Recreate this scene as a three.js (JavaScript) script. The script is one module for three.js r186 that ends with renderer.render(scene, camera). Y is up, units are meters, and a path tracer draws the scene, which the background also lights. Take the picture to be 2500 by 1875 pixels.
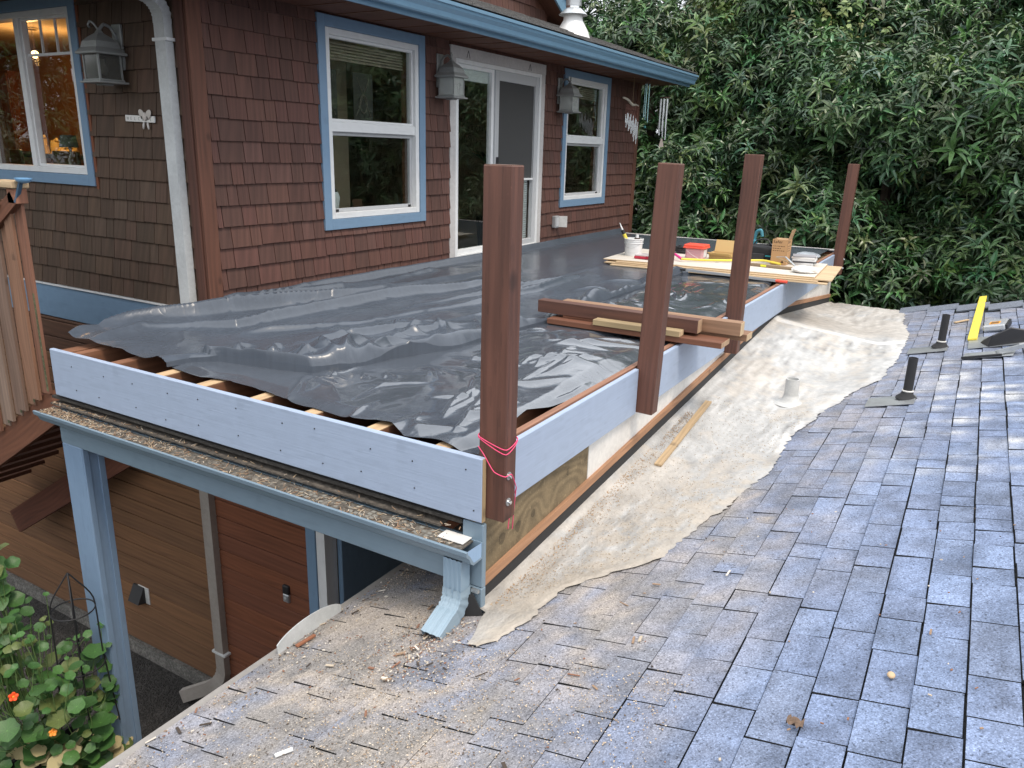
import * as THREE from 'three';
import { mergeGeometries, mergeVertices, toCreasedNormals } from 'three/addons/utils/BufferGeometryUtils.js';

// ---------------------------------------------------------------- camera, sky, sun, exposure
const scene = new THREE.Scene();
const camera = new THREE.PerspectiveCamera(52.64, 4 / 3, 0.05, 300);
camera.position.set(0, 1.19, 0);
camera.rotation.order = 'YXZ';
camera.rotation.set(-0.291656, 0.528377, 0.0271252);
const renderer = new THREE.WebGLRenderer({ antialias: true });
renderer.setSize(1024, 768);
renderer.toneMapping = THREE.LinearToneMapping;
renderer.toneMappingExposure = 1.7;
renderer.shadowMap.enabled = true;

const SUN = new THREE.Vector3(0.5, 0.95, 0.22).normalize();
{
  const w = 256, h = 128, d = new Float32Array(w * h * 4);
  const v = new THREE.Vector3();
  for (let j = 0; j < h; j++) for (let i = 0; i < w; i++) {
    const th = (j + 0.5) / h * Math.PI - Math.PI / 2, ph = (i + 0.5) / w * 2 * Math.PI;
    v.set(-Math.cos(th) * Math.cos(ph), Math.sin(th), -Math.cos(th) * Math.sin(ph));
    const up = v.y;
    let c = up > 0 ? 0.55 + 0.75 * Math.sqrt(up) : 0.3;
    const cl = 1 + 0.06 * Math.sin(ph * 5 + 3 * up) * Math.cos(th * 9 + ph * 2);
    c *= up > 0 ? cl : 1;
    const k = (j * w + i) * 4;
    d[k] = c * 0.965; d[k + 1] = c * 1.0; d[k + 2] = c * 1.055; d[k + 3] = 1;
  }
  const sky = new THREE.DataTexture(d, w, h, THREE.RGBAFormat, THREE.FloatType);
  sky.mapping = THREE.EquirectangularReflectionMapping;
  sky.magFilter = THREE.LinearFilter; sky.minFilter = THREE.LinearFilter;
  sky.needsUpdate = true;
  scene.background = sky; scene.environment = sky;
}
const sun = new THREE.DirectionalLight(0xfff0dd, 1.3);
sun.position.copy(SUN).multiplyScalar(40).add(new THREE.Vector3(-2, 0, -5));
sun.target.position.set(-2, 0, -5);
sun.castShadow = true; sun.shadow.radius = 26;
sun.shadow.mapSize.set(2048, 2048);
Object.assign(sun.shadow.camera, { left: -14, right: 14, top: 14, bottom: -14, near: 1, far: 90 });
scene.add(sun, sun.target);

// ---------------------------------------------------------------- helpers
let seed = 7;
const rnd = () => { seed = (seed + 0x6D2B79F5) | 0; let t = Math.imul(seed ^ (seed >>> 15), 1 | seed); t = (t + Math.imul(t ^ (t >>> 7), 61 | t)) ^ t; return ((t ^ (t >>> 14)) >>> 0) / 4294967296; };
const rr = (a, b) => a + (b - a) * rnd();
const pick = a => a[Math.floor(rnd() * a.length)];
const clamp = (x, a = 0, b = 1) => Math.min(b, Math.max(a, x));
const lerp = (a, b, t) => a + (b - a) * t;
const sst = (a, b, x) => { const t = clamp((x - a) / (b - a)); return t * t * (3 - 2 * t); };
const hash = (x, y) => { let h = Math.imul(x | 0, 374761393) + Math.imul(y | 0, 668265263); h = Math.imul(h ^ (h >>> 13), 1274126177); return ((h ^ (h >>> 16)) >>> 0) / 4294967296; };
function vn(x, y, px = 0, py = 0) {           // value noise, tileable when px, py are given
  let xi = Math.floor(x), yi = Math.floor(y); const fx = x - xi, fy = y - yi;
  const m = (a, p) => p ? ((a % p) + p) % p : a;
  const sx = fx * fx * (3 - 2 * fx), sy = fy * fy * (3 - 2 * fy);
  const a = hash(m(xi, px), m(yi, py)), b = hash(m(xi + 1, px), m(yi, py)), c = hash(m(xi, px), m(yi + 1, py)), d = hash(m(xi + 1, px), m(yi + 1, py));
  return lerp(lerp(a, b, sx), lerp(c, d, sx), sy);
}
const fbm = (x, y, o = 4) => { let s = 0, a = 0.5, n = 0; for (let i = 0; i < o; i++) { s += a * vn(x, y); n += a; a *= 0.5; x = x * 2.03 + 17.1; y = y * 2.03 + 5.7; } return s / n; };
const interp = (tab, z) => {                   // tab: [[z, v], ...] with z falling
  if (z >= tab[0][0]) return tab[0][1];
  for (let i = 1; i < tab.length; i++) if (z >= tab[i][0]) { const t = (tab[i - 1][0] - z) / (tab[i - 1][0] - tab[i][0]); return lerp(tab[i - 1][1], tab[i][1], t); }
  return tab[tab.length - 1][1];
};
const toS = c => c <= 0.0031308 ? c * 12.92 : 1.055 * Math.pow(c, 1 / 2.4) - 0.055;
function tex(w, h, fn, srgb = true) {
  const d = new Uint8Array(w * h * 4);
  for (let j = 0; j < h; j++) for (let i = 0; i < w; i++) {
    let c = fn(i / w, j / h); if (typeof c === 'number') c = [c, c, c];
    const k = (j * w + i) * 4;
    for (let q = 0; q < 3; q++) d[k + q] = Math.round(255 * clamp(srgb ? toS(clamp(c[q])) : c[q]));
    d[k + 3] = 255;
  }
  const t = new THREE.DataTexture(d, w, h);
  t.wrapS = t.wrapT = THREE.RepeatWrapping; t.magFilter = THREE.LinearFilter; t.minFilter = THREE.LinearMipmapLinearFilter; t.generateMipmaps = true;
  if (srgb) t.colorSpace = THREE.SRGBColorSpace;
  t.needsUpdate = true; return t;
}
const rep = (t, x, y) => { const c = t.clone(); c.repeat.set(x, y); c.needsUpdate = true; return c; };
// textures cover one metre a tile; u runs along the grain
const grainF = (u, v) => { const a = vn(u * 3, v * 60, 3, 60), b = vn(u * 7 + .3, v * 170, 7, 170), c = vn(u * 2, v * 9, 2, 9), w = Math.sin((v * 22 + c * 2.2 + 0.6 * vn(u * 2, v * 4, 2, 4)) * 6.283); return 0.62 + 0.2 * a + 0.14 * b + 0.1 * c + 0.07 * w; };
const knots = Array.from({ length: 3 }, () => [rnd(), rnd(), rr(.007, .013)]);
const T = {};
T.grain = tex(512, 512, (u, v) => { let g = grainF(u, v) * 0.92; for (const [a, b, r] of knots) { const d = Math.hypot((u - a) * .6, v - b) / r; if (d < 2.4) g *= lerp(0.6, 1, sst(.5, 2.4, d + .2 * Math.sin(d * 9))); } return g; });
T.grainC = tex(512, 512, (u, v) => grainF(u, v) * .95);
T.postT = tex(512, 512, (u, v) => { const g = grainF(u, v), p = vn(u * 5, v * 7, 5, 7), q = vn(u * 9, v * 90, 9, 90), sc = vn(u * 40, v * 200, 40, 200); let c = Math.pow(g, 1.3) * (.82 + .34 * p) * (q > .84 ? .84 : 1); if (sc > .955) c *= 1.35; const kd = Math.min(Math.hypot((u - .3) * .7, v - .42), Math.hypot((u - .78) * .7, v - .8)) / .016; if (kd < 2.6) c *= lerp(.5, 1, sst(.6, 2.6, kd)); return c; });
T.grainB = tex(512, 512, grainF, false);
T.gran = tex(1024, 1024, (u, v) => { const a = vn(u * 420, v * 420, 420, 420), b = vn(u * 210, v * 210, 210, 210), c = vn(u * 40, v * 40, 40, 40); let g = 0.36 + 0.42 * a * b * 1.4 + 0.12 * c; if (a > .87) g += 0.35; if (b < .12) g *= .5; return [g, g, g * 1.0]; });
T.granB = tex(512, 512, (u, v) => vn(u * 260, v * 260, 260, 260) * .6 + vn(u * 130, v * 130, 130, 130) * .4, false);
T.paint = tex(512, 512, (u, v) => { const a = vn(u * 6, v * 120, 6, 120), b = vn(u * 24, v * 24, 24, 24), c = vn(u * 3, v * 260, 3, 260); return 0.87 + 0.035 * a + 0.05 * b + 0.025 * c - .06 * sst(.7, .9, vn(u * 13, v * 40, 13, 40)); });
T.paintB = tex(512, 512, (u, v) => .5 * vn(u * 5, v * 150, 5, 150) + .5 * vn(u * 9, v * 300, 9, 300), false);
T.dust = tex(512, 512, (u, v) => { const a = vn(u * 8, v * 8, 8, 8), b = vn(u * 50, v * 50, 50, 50), c = vn(u * 180, v * 180, 180, 180); return 0.7 + 0.14 * a + 0.1 * b + 0.06 * c + (c > .93 ? .12 : 0); });
T.crease = tex(1024, 1024, (u, v) => { const r = (f, s) => { const n = vn(u * f + .3 * s, v * f + .7 * s, f, f), m = vn(u * f * 2 + s, v * f * 2, f * 2, f * 2); return Math.pow(1 - Math.abs(2 * (n * .7 + m * .3) - 1), 7); }; return .2 + .34 * r(6, 0) + .3 * r(11, 1) + .16 * r(23, 2); }, false);
T.grit = tex(512, 512, (u, v) => { const a = vn(u * 140, v * 140, 140, 140), b = vn(u * 60, v * 60, 60, 60), c = vn(u * 12, v * 12, 12, 12); return .25 + .4 * a * b + .35 * c * b + (a > .9 ? .3 : 0); });
T.plyT = tex(1024, 512, (u, v) => { const n = vn(u * 3, v * 3, 3, 3) * .6 + vn(u * 7, v * 6, 7, 6) * .4, w = Math.sin((v * 9 + n * 5) * 6.283), st = vn(u * 14, v * 12, 14, 12), sp = vn(u * 170, v * 170, 170, 170), sc = vn(u * 60, v * 25, 60, 25); let g = .62 + .1 * w + .22 * (st - .5) + .16 * (sp - .5); if (sp > .9) g += .22; if (sc > .9) g += .2; if (st < .14) g *= .6; return [g, g * .96, g * .86]; });
T.gritB = tex(512, 512, (u, v) => vn(u * 140, v * 140, 140, 140) * .5 + vn(u * 60, v * 60, 60, 60) * .5, false);

const C3 = a => new THREE.Color().setRGB(a[0], a[1], a[2]);
const std = (c, o = {}) => new THREE.MeshStandardMaterial({ color: C3(c), roughness: .7, side: THREE.DoubleSide, ...o });
const phy = (c, o = {}) => new THREE.MeshPhysicalMaterial({ color: C3(c), roughness: .5, side: THREE.DoubleSide, ...o });
const wood = (c, o = {}) => std(c, { map: T.grain, bumpMap: T.grainB, bumpScale: .0015, roughness: .75, ...o });
const painted = (c, o = {}) => std(c, { map: T.paint, bumpMap: T.paintB, bumpScale: .0005, roughness: .55, ...o });
const BLUE = [.18, .285, .41], FBLUE = [.355, .43, .56];
const M = {
  trimBlue: painted(BLUE), fasciaBlue: painted(FBLUE), postBlue: painted([.22, .32, .46]), gutterBlue: painted([.2, .275, .34], { roughness: .4, bumpScale: .0004 }),
  eaveBlue: painted([.16, .29, .41], { roughness: .45, bumpScale: .0004 }),
  vinyl: std([.76, .77, .77], { map: T.paint, roughness: .4 }), vinylGrey: std([.45, .46, .47], { roughness: .45 }),
  weathered: std([.55, .53, .52], { map: T.dust, bumpMap: T.grainB, bumpScale: .003, roughness: .9 }),
  brownTrim: wood([.145, .058, .035]), post: wood([.135, .056, .037], { map: T.postT, roughness: .6 }), postEnd: wood([.5, .33, .2]),
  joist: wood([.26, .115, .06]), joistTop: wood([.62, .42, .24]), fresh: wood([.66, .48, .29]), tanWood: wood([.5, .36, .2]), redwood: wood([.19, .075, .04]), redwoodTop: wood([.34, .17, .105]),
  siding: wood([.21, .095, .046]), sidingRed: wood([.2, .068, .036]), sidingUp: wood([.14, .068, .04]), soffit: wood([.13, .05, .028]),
  concrete: std([.33, .31, .28], { map: T.grit, bumpMap: T.gritB, bumpScale: .003, roughness: .95 }),
  gravel: std([.1, .092, .085], { map: T.grit, bumpMap: T.gritB, bumpScale: .02, roughness: 1 }),
  whiteWall: std([.8, .78, .74], { map: T.dust, roughness: .85 }), ply: std([.3, .235, .15], { map: T.plyT, bumpMap: T.grainB, bumpScale: .002, roughness: .9 }), tar: std([.03, .03, .032], { map: T.dust, roughness: .8 }),
  pipeWhite: std([.62, .62, .6], { map: T.dust, roughness: .5 }), black: std([.018, .018, .02], { roughness: .5 }), blackRough: std([.03, .03, .032], { map: T.dust, roughness: .85 }),
  galv: std([.55, .57, .58], { metalness: .75, roughness: .38, map: T.dust }), chrome: std([.75, .76, .77], { metalness: 1, roughness: .22 }), grey: std([.3, .31, .32], { roughness: .5 }),
  lantern: std([.34, .35, .34], { roughness: .5, metalness: .35, map: T.dust }), lantGlass: phy([.82, .84, .82], { transmission: .75, roughness: .25, thickness: 0 }), lantGlassClear: phy([.55, .55, .52], { transmission: .92, roughness: .08, thickness: 0 }), bulb: phy([.85, .85, .82], { roughness: .2, transmission: .3 }),
  glass: phy([.93, .96, .95], { transmission: 1, roughness: 0, thickness: 0, ior: 1.5 }),
  screen: phy([.05, .05, .05], { transmission: .55, roughness: .85, thickness: 0 }),
  rubber: std([.082, .098, .124], { map: T.dust, bumpMap: T.crease, bumpScale: .002, roughness: .25 }),
  plastic: phy([.085, .099, .122], { map: T.dust, bumpMap: T.crease, bumpScale: .003, roughness: .2, clearcoat: .9, clearcoatRoughness: .08 }),
  room: std([.42, .33, .22], { roughness: .9 }), roomOrange: std([.5, .22, .06], { roughness: .8 }), cabinet: wood([.42, .14, .045]),
  string: std([.85, .08, .2], { roughness: .6 }), yellow: std([.82, .66, .08], { map: T.paint, roughness: .55 }), card: std([.42, .27, .15], { map: T.dust, roughness: .9 }), cardTan: std([.55, .38, .17], { roughness: .9 }),
  bark: std([.07, .05, .035], { map: T.grain, bumpMap: T.grainB, bumpScale: .01, roughness: 1 }),
};
const used = {};
const num = n => { const k = used[n] = (used[n] ?? -1) + 1; return k ? `${n}_${String(k).padStart(3, '0')}` : n; };
function fin(o) { o.castShadow = true; o.receiveShadow = true; return o; }
function part(name, geo, mat, parent, label) { const m = fin(new THREE.Mesh(geo, mat)); m.name = name; parent.add(m); if (label) m.userData.label = label; return m; }
function thing(name, label, category, group, pos) { const g = new THREE.Group(); g.name = num(name); g.userData = { label, category }; if (group) g.userData.group = group; if (pos) g.position.set(...pos); scene.add(g); return g; }
function single(name, geo, mat, label, category, group) { const m = fin(new THREE.Mesh(geo, mat)); m.name = num(name); m.userData = { label, category }; if (group) m.userData.group = group; scene.add(m); return m; }
function struct(name, geo, mat) { const m = fin(new THREE.Mesh(geo, mat)); m.name = num(name); m.userData = { kind: 'structure' }; scene.add(m); return m; }
// uv in metres from position and face direction, u along the longest side (or the given axis)
function muv(geo, axis) {
  let g = geo.index ? geo.toNonIndexed() : geo;
  g.computeBoundingBox(); const s = new THREE.Vector3(); g.boundingBox.getSize(s);
  const ax = axis ?? (s.x >= s.y && s.x >= s.z ? 0 : s.y >= s.z ? 1 : 2);
  const p = g.attributes.position, uv = new Float32Array(p.count * 2), o1 = rnd(), o2 = rnd();
  const a = new THREE.Vector3(), b = new THREE.Vector3(), c = new THREE.Vector3();
  for (let i = 0; i < p.count; i += 3) {
    a.fromBufferAttribute(p, i); b.fromBufferAttribute(p, i + 1); c.fromBufferAttribute(p, i + 2);
    const n = b.clone().sub(a).cross(c.clone().sub(a)), q = [Math.abs(n.x), Math.abs(n.y), Math.abs(n.z)];
    const k = q[0] >= q[1] && q[0] >= q[2] ? 0 : q[1] >= q[2] ? 1 : 2;
    let ua = ax, va; if (k === ax) { ua = (ax + 1) % 3; va = (ax + 2) % 3; } else va = 3 - k - ax;
    [a, b, c].forEach((v, j) => { const w = [v.x, v.y, v.z]; uv[(i + j) * 2] = w[ua] + o1; uv[(i + j) * 2 + 1] = w[va] + o2; });
  }
  g.setAttribute('uv', new THREE.BufferAttribute(uv, 2));
  return g;
}
const bx = (x0, x1, y0, y1, z0, z1, ax) => muv(new THREE.BoxGeometry(x1 - x0, y1 - y0, z1 - z0).translate((x0 + x1) / 2, (y0 + y1) / 2, (z0 + z1) / 2), ax);
function chamfer(w, h, d, r) {                  // box with flat bevelled edges
  const e = [w / 2, h / 2, d / 2]; r = Math.min(r, e[0] * .45, e[1] * .45, e[2] * .45); const at = (s, k) => V(...s.map((q, i) => q * (i === k ? e[i] : e[i] - r))), pos = [];
  const poly = (...v) => { const c = v.reduce((a, b) => a.clone().add(b)), n = v[1].clone().sub(v[0]).cross(v[2].clone().sub(v[0])); if (n.dot(c) < 0) v.reverse(); for (let i = 1; i < v.length - 1; i++) for (const q of [v[0], v[i], v[i + 1]]) pos.push(q.x, q.y, q.z); };
  for (let k = 0; k < 3; k++) for (const s of [-1, 1]) { const a = (k + 1) % 3, b = (k + 2) % 3, c = (p, q) => { const t = [0, 0, 0]; t[k] = s; t[a] = p; t[b] = q; return t; }; poly(at(c(-1, -1), k), at(c(1, -1), k), at(c(1, 1), k), at(c(-1, 1), k)); for (const q of [-1, 1]) poly(at(c(-1, q), k), at(c(1, q), k), at(c(1, q), b), at(c(-1, q), b)); }
  for (const x of [-1, 1]) for (const y of [-1, 1]) for (const z of [-1, 1]) poly(at([x, y, z], 0), at([x, y, z], 1), at([x, y, z], 2));
  const g = new THREE.BufferGeometry(); g.setAttribute('position', new THREE.Float32BufferAttribute(pos, 3)); g.computeVertexNormals(); return g;
}
const rb = (x0, x1, y0, y1, z0, z1, r = .004, ax) => muv(chamfer(x1 - x0, y1 - y0, z1 - z0, r).translate((x0 + x1) / 2, (y0 + y1) / 2, (z0 + z1) / 2), ax);
const V = (x, y, z) => new THREE.Vector3(x, y, z);
const tube = (pts, r, seg = 24, rad = 6, closed = false) => new THREE.TubeGeometry(new THREE.CatmullRomCurve3(pts.map(p => V(...p)), closed, 'catmullrom', .3), seg, r, rad, closed);
const cyl = (r0, r1, h, x, y, z, seg = 16, open = false) => new THREE.CylinderGeometry(r0, r1, h, seg, 1, open).translate(x, y, z);
function bar(p, q, w, h) {                     // a straight bar of section w x h from p to q
  const a = V(...p), b = V(...q), d = b.clone().sub(a), L = d.length(); d.normalize();
  let up = Math.abs(d.y) > .95 ? V(1, 0, 0) : V(0, 1, 0); const s = d.clone().cross(up).normalize(); up = s.clone().cross(d);
  const g = muv(new THREE.BoxGeometry(L, h, w), 0);
  return g.applyMatrix4(new THREE.Matrix4().makeBasis(d, up, s).setPosition(a.add(b).multiplyScalar(.5)));
}
const MG = a => mergeGeometries(a.map(g => { const q = g.index ? g.toNonIndexed() : g; for (const k of Object.keys(q.attributes)) if (!['position', 'normal', 'uv'].includes(k)) q.deleteAttribute(k); return q; }));
function prism(pts, x0, x1, ax = 2) {          // polygon in (z, y) extruded along x
  const s = new THREE.Shape(pts.map(([z, y]) => new THREE.Vector2(-z, y)));
  const g = new THREE.ExtrudeGeometry(s, { depth: x1 - x0, bevelEnabled: false });
  g.applyMatrix4(new THREE.Matrix4().makeBasis(V(0, 0, -1), V(0, 1, 0), V(1, 0, 0)).setPosition(x0, 0, 0));
  return muv(g, ax);
}
function sweep(path, prof, sc) {               // closed 2-D profile along a 3-D path, first profile axis near `side`
  const n = path.length, m = prof.length, pos = [], idx = [];
  for (let i = 0; i < n; i++) {
    const t = V(...path[Math.min(n - 1, i + 1)]).sub(V(...path[Math.max(0, i - 1)])).normalize();
    const s = sweep.side.clone().addScaledVector(t, -sweep.side.dot(t)).normalize(), u = t.clone().cross(s);
    const k = sc ? sc(i / (n - 1), i) : 1;
    for (const [a, b] of prof) pos.push(path[i][0] + (s.x * a + u.x * b) * k, path[i][1] + (s.y * a + u.y * b) * k, path[i][2] + (s.z * a + u.z * b) * k);
  }
  for (let i = 0; i < n - 1; i++) for (let j = 0; j < m; j++) { const a = i * m + j, b = i * m + (j + 1) % m, c = a + m, d = b + m; idx.push(a, c, b, b, c, d); }
  const g = new THREE.BufferGeometry(); g.setAttribute('position', new THREE.Float32BufferAttribute(pos, 3)); g.setIndex(idx);
  return muv(toCreasedNormals(g, .7));
}
sweep.side = V(1, 0, 0);
// ribbed rectangular downspout section
const dsProf = (w, h, ribs = 4) => { const p = [[-w / 2, -h / 2], [w / 2, -h / 2]]; p.push([w / 2, h / 2]); for (let i = 0; i < ribs; i++) { const c = w / 2 - w * (i + .5) / ribs; p.push([c + w * .09, h / 2], [c + w * .05, h / 2 - .004], [c - w * .05, h / 2 - .004], [c - w * .09, h / 2]); } p.push([-w / 2, h / 2]); return p; };
const polyDist = (pl, x, z) => { let best = 9, side = 0, tt = 0; for (let i = 0; i < pl.length - 1; i++) { const [ax, az] = pl[i], [bx_, bz] = pl[i + 1], dx = bx_ - ax, dz = bz - az, L = dx * dx + dz * dz; const t = clamp(((x - ax) * dx + (z - az) * dz) / L), ex = x - ax - t * dx, ez = z - az - t * dz, d = Math.hypot(ex, ez); if (d < best) { best = d; side = Math.sign(dx * ez - dz * ex); tt = (i + t) / (pl.length - 1); } } return [best, side, tt]; };

// ---------------------------------------------------------------- ground
const GY = -3.42;
{ const g = new THREE.PlaneGeometry(160, 160, 1, 1).rotateX(-Math.PI / 2).translate(0, GY, 0); struct('ground', muv(g), M.gravel); }

// ---------------------------------------------------------------- house
const XW = -4.712, ZF = -3.688;
const house = thing('house', 'brown shingled house with blue window trim and blue eave gutter behind the deck', 'house');
// wall frame: X to the right seen from outside, Y up, Z outward
const FL = new THREE.Matrix4().makeRotationY(Math.PI / 2).setPosition(XW, 0, 0);      // long wall, X = -z
const FF = new THREE.Matrix4().makeTranslation(0, 0, ZF);                             // front wall
const onto = (g, F) => g.applyMatrix4(F);
function holed(s0, s1, y0, y1, holes, d0, d1) {
  const xs = [...new Set([s0, s1, ...holes.flatMap(h => [h[0], h[1]])])].filter(x => x >= s0 && x <= s1).sort((a, b) => a - b), out = [];
  for (let i = 0; i < xs.length - 1; i++) {
    const m = (xs[i] + xs[i + 1]) / 2; let y = y0;
    for (const h of holes.filter(h => h[0] < m && h[1] > m).sort((a, b) => a[2] - b[2])) { if (h[2] > y) out.push(bx(xs[i], xs[i + 1], y, h[2], d0, d1)); y = Math.max(y, h[3]); }
    if (y < y1) out.push(bx(xs[i], xs[i + 1], y, y1, d0, d1));
  }
  return MG(out);
}
const cutRect = (r, h) => {                     // rectangle minus hole
  if (h[0] >= r[1] || h[1] <= r[0] || h[2] >= r[3] || h[3] <= r[2]) return [r];
  const o = []; if (h[0] > r[0]) o.push([r[0], h[0], r[2], r[3]]); if (h[1] < r[1]) o.push([h[1], r[1], r[2], r[3]]);
  const a = Math.max(r[0], h[0]), b = Math.min(r[1], h[1]);
  if (h[2] > r[2]) o.push([a, b, r[2], h[2]]); if (h[3] < r[3]) o.push([a, b, h[3], r[3]]);
  return o.filter(q => q[1] - q[0] > .012 && q[3] - q[2] > .012);
};
const wedges = Array.from({ length: 6 }, (_, k) => {
  const p = [[0, 0, .022], [1, 0, .022], [1, 1, .004], [0, 1, .004], [0, 0, 0], [1, 0, 0], [1, 1, 0], [0, 1, 0]];
  const f = [[0, 1, 2, 3], [5, 4, 7, 6], [4, 5, 1, 0], [4, 0, 3, 7], [1, 5, 6, 2], [3, 2, 6, 7]], pos = [], uv = [];
  for (const q of f) for (const i of [q[0], q[1], q[2], q[0], q[2], q[3]]) { pos.push(...p[i]); uv.push(p[i][1] * .16 + k * .17 + p[i][2], p[i][0] * .13 + k * .29 + p[i][2]); }
  const g = new THREE.BufferGeometry(); g.setAttribute('position', new THREE.Float32BufferAttribute(pos, 3)); g.setAttribute('uv', new THREE.Float32BufferAttribute(uv, 2)); g.computeVertexNormals(); return g;
});
const tones = b => [.84, .91, .96, 1, 1.05, 1.11, 1.18].map((k, i) => wood([b[0] * k * (1 + .05 * Math.sin(i * 5)), b[1] * k, b[2] * k * (1 - .05 * Math.sin(i * 3))], { map: T.grainC, bumpScale: .0022, roughness: .8 }));
const shLong = tones([.118, .054, .041]), shFront = tones([.1, .061, .04]);
function shingleWall(parent, F, s0, s1, y0, y1, ex, holes, mats, eye, cap) {
  const list = [], wl = [.1, .12, .14, .16, .18, .22]; let row = 0;
  for (let y = y0; y < y1; y += ex, row++) {
    let s = s0 - rr(0, .1);
    while (s < s1) {
      const w = (pick(wl) + rr(-.012, .012)) * (s > 8.3 ? .8 : 1);
      let rs = [[Math.max(s, s0), Math.min(s + w - .0065, s1), y + rr(-.003, .003), Math.min(y + ex + .004, y1)]];
      for (const h of holes) rs = rs.flatMap(r => cutRect(r, h));
      for (const r of rs) if (r[1] - r[0] > .015) { const c = V((r[0] + r[1]) / 2, r[2], 0).applyMatrix4(F), d = c.distanceTo(camera.position); list.push({ r, score: (r[1] - r[0]) * (r[3] - r[2]) / (d * d) * eye(c), m: Math.floor(rnd() * mats.length), g: Math.floor(rnd() * 6) }); }
      s += w;
    }
  }
  list.sort((a, b) => b.score - a.score);
  const rest = mats.map(() => []);
  list.forEach(({ r, m, g }, i) => {
    const mt = F.clone().multiply(new THREE.Matrix4().makeTranslation(r[0], r[2], 0)).multiply(new THREE.Matrix4().makeScale(r[1] - r[0], r[3] - r[2], 1));
    if (i < cap) { const o = part('shingle', wedges[g], mats[m], parent); o.applyMatrix4(mt); }
    else rest[m].push(wedges[g].clone().applyMatrix4(mt));
  });
  const all = rest.flat(); if (all.length) { const o = part('shingle_field', MG(all), mats[3], parent); o.userData.kind = 'stuff'; }
}
const W1 = [4.872, 6.262, .51, 2.182], W2 = [9.13, 10.518, .506, 2.182], DR = [6.69, 8.645, -.05, 2.165], KW = [-7.53, -5.895, .845, 2.2];
const ins = (h, d) => [h[0] + d, h[1] - d, h[2] + d, h[3] - d];
const longWall = part('side_wall', onto(holed(3.688, 11.62, -.3, 2.2, [ins(W1, .1), ins(W2, .1), [6.79, 8.56, .01, 2.05]], -.18, 0), FL), M.siding, house);
shingleWall(longWall, FL, 3.8, 11.52, 0.003, 2.2, .1505, [W1, W2, DR], shLong, () => 1, 300);
const frontWall = part('front_wall', onto(holed(-13.2, -4.712, 0, 2.2, [ins(KW, .09)], -.18, 0), FF), M.siding, house);
shingleWall(frontWall, FF, -7.62, -4.8, .012, 2.2, .1505, [KW], shFront, c => c.x > -7.2 ? 1 : 0, 260);
// blue ledger band and siding below on the front wall
part('band_board', onto(rb(-9, -4.95, -.285, -.004, 0, .022), FF), M.trimBlue, house);
part('band_flashing', onto(bx(-9, -4.95, -.004, .008, 0, .036), FF), M.vinyl, house);
{
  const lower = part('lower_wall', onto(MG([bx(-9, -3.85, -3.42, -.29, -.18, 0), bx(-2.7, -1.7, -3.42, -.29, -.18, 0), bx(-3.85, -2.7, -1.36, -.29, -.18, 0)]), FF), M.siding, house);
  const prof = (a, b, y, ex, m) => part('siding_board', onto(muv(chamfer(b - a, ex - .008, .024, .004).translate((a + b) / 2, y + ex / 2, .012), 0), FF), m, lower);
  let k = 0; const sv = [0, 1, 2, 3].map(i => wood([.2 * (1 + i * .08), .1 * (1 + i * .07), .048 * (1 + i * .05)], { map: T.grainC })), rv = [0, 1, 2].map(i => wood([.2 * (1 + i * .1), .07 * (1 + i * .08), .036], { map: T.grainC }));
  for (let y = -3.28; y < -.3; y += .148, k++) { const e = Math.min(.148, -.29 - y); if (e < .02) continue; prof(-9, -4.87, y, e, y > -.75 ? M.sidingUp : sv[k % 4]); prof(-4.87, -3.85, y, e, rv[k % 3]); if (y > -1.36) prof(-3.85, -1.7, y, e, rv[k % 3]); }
  part('foundation', onto(bx(-9, -3.9, GY - .1, -3.285, 0, .05), FF), M.concrete, house);
  // lower door
  const d = part('entry_door', onto(rb(-3.665, -3.62, -3.36, -1.46, -1.05, -.1), FF), M.trimBlue, house, 'blue entry door swung open inward');
  part('hallway', onto(MG([bx(-4.3, -4.2, GY, -.4, -3, -.18), bx(-2.2, -2.1, GY, -.4, -3, -.18), bx(-4.3, -2.1, GY, -.4, -3.1, -3), bx(-4.2, -2.2, -.9, -.8, -3, -.18), bx(-4.2, -2.2, GY, GY + .05, -3, -.18)]), FF), M.room, house);
  part('casing', onto(rb(-3.85, -3.755, -3.36, -1.36, 0, .03), FF), M.trimBlue, d); part('casing', onto(rb(-3.85, -2.7, -1.45, -1.362, 0, .029), FF), M.trimBlue, d);
  part('jamb', onto(bx(-3.752, -3.67, -3.36, -1.452, -.1, .02), FF), M.vinyl, d);
}
// corner boards
part('corner_board', onto(rb(3.672, 3.79, .055, 2.2, 0, .03), FL), M.brownTrim, house);
part('corner_board', onto(rb(-4.8, -4.7125, .055, 2.2, .001, .03), FF), wood([.1, .04, .026]), house);
part('corner_board', onto(rb(11.52, 11.63, .02, 2.2, 0, .026), FL), M.brownTrim, house);
part('corner_block', onto(bx(3.67, 3.75, -.02, .05, -.03, .028), FL), M.whiteWall, house);

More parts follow.
